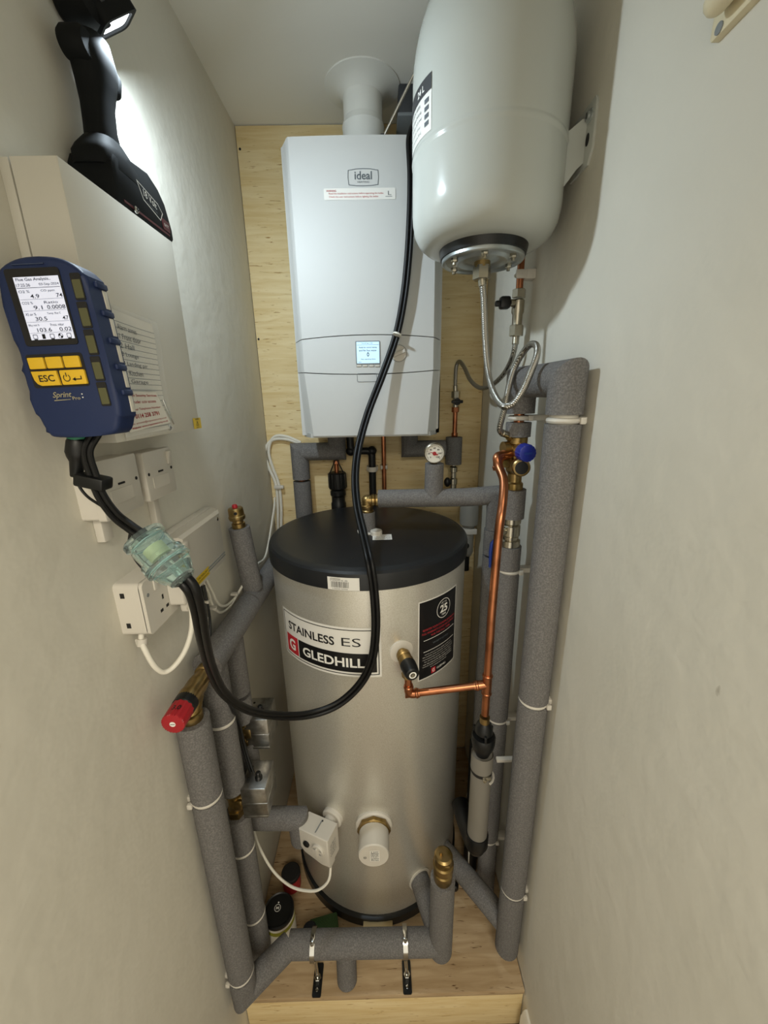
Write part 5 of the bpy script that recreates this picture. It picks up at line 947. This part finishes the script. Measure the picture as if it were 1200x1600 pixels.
# small valve on plywood
sx_ = at(711.5, 640, y=1.362).x; zs = lambda py: at(711.5, py, y=1.362).z
t = thing('isolating_valve', 'small valve with black tee handle on a copper tail right of the boiler', 'isolating valve', (sx_, 1.362, zs(683)))
b = B(M['nickel']); b.hexnut((sx_, 1.362, zs(622)), (sx_, 1.362, zs(611)), .0145); b.cyl((sx_, 1.362, zs(640)), (sx_, 1.362, zs(620)), .0105, n=20); obj('body', b, t)
b = B(M['copper']); b.cyl((sx_, 1.362, zs(688)), (sx_, 1.362, zs(636)), .0078, n=18); b.use(M['copper']); b.hexnut((sx_, 1.362, zs(644)), (sx_, 1.362, zs(636)), .0125); b.lathe([(.0095, zs(683)), (.0105, zs(682)), (.0105, zs(677)), (.0095, zs(676))], (sx_, 1.362, 0), n=18); obj('copper_tail', b, t)
b = B(M['black']); zh_ = zs(627.5); b.cyl((sx_, 1.36, zh_), (sx_, 1.338, zh_), .008, n=14); b.box((sx_, 1.334, zh_), (.038, .011, .010), .003); b.lathe([(.0115, 0), (.0115, .008), (0, .009)], (sx_, 1.340, zh_), (0, -1, 0), 18); obj('handle', b, t)
t = thing('drain_valve', 'plated fill valve with black knob half hidden behind the lagged dial stub', 'fill valve', (at(706, 750, y=1.35).x, 1.35, zs(765)))
dx_ = at(708, 745, y=1.352).x; zd_ = lambda py: at(708, py, y=1.352).z; b = B(M['nickel']); b.lathe([(.0125, zd_(775)), (.0125, zd_(757)), (.015, zd_(756)), (.015, zd_(748)), (.0105, zd_(746)), (.0105, zd_(738)), (.014, zd_(737)), (.014, zd_(730)), (.008, zd_(728)), (.008, zd_(722))], (dx_, 1.352, 0), n=22); obj('body', b, t)
b = B(M['black']); b.ball((dx_-.022, 1.34, zd_(752)), .0135, sc=(.9, .8, 1.25)); b.box((dx_-.014, 1.345, zd_(752)), (.018, .010, .012), .002); obj('knob', b, t)
# cloudy filter bottle
fx_ = at(733, 820, y=1.33).x; zf = lambda py: at(733, py, y=1.33).z
t = thing('filter_bottle', 'cloudy grey inline filter bottle behind the right edge of the black lid', 'filter', (fx_, 1.33, zf(885)))
b = B(M['grille']); b.lathe([(.012, zf(868)), (.0195, zf(862)), (.0195, zf(823)), (.0315, zf(818)), (.0325, zf(810)), (.0325, zf(775)), (.028, zf(768)), (.012, zf(764))], (fx_-.002, 1.33, 0), n=30); obj('bowl', b, t)
b = B(M['white']); b.lathe([(.020, -.009), (.0235, -.009), (.0235, .009), (.020, .009)], (fx_-.002, 1.33, zf(828)), n=24); b.box((fx_+.006, 1.31, zf(828)), (.034, .008, .020), .001); obj('tie', b, t)
b = B(M['black']); b.cyl((fx_-.006, 1.33, zf(890)), (fx_-.006, 1.33, zf(866)), .0125, n=18); b.ball((fx_-.012, 1.318, zf(850)), .014); obj('outlet', b, t)
# cream fitting high on the right wall
t = thing('wall_fitting', 'cream plastic fitting with a screw high on the right wall', 'wall fitting', (XR, .45, 2.05))
b = B(M['cream'], frame((XR, 0, 0), (0, -1, 0), (0, 0, 1), (-1, 0, 0))); b.prism(rrect(.30, .033, .004, cx=-.375, cy=2.0625), .008, bev=.0015); obj('base_plate', b, t)
b = B(M['cream']); b.tube([(XR-.022, .502, 2.065), (XR-.022, .22, 2.065)], .0115, 20); b.ball((XR-.022, .502, 2.065), .0115, 16); obj('raised_bar', b, t)
p = at(1124, 44, x=XR-.008); b = B(M['slot']); b.lathe([(.005, -.001), (.005, .001), (0, .0016)], (XR-.008, p.y, p.z), (-1, 0, 0), 16); obj('screw', b, t)
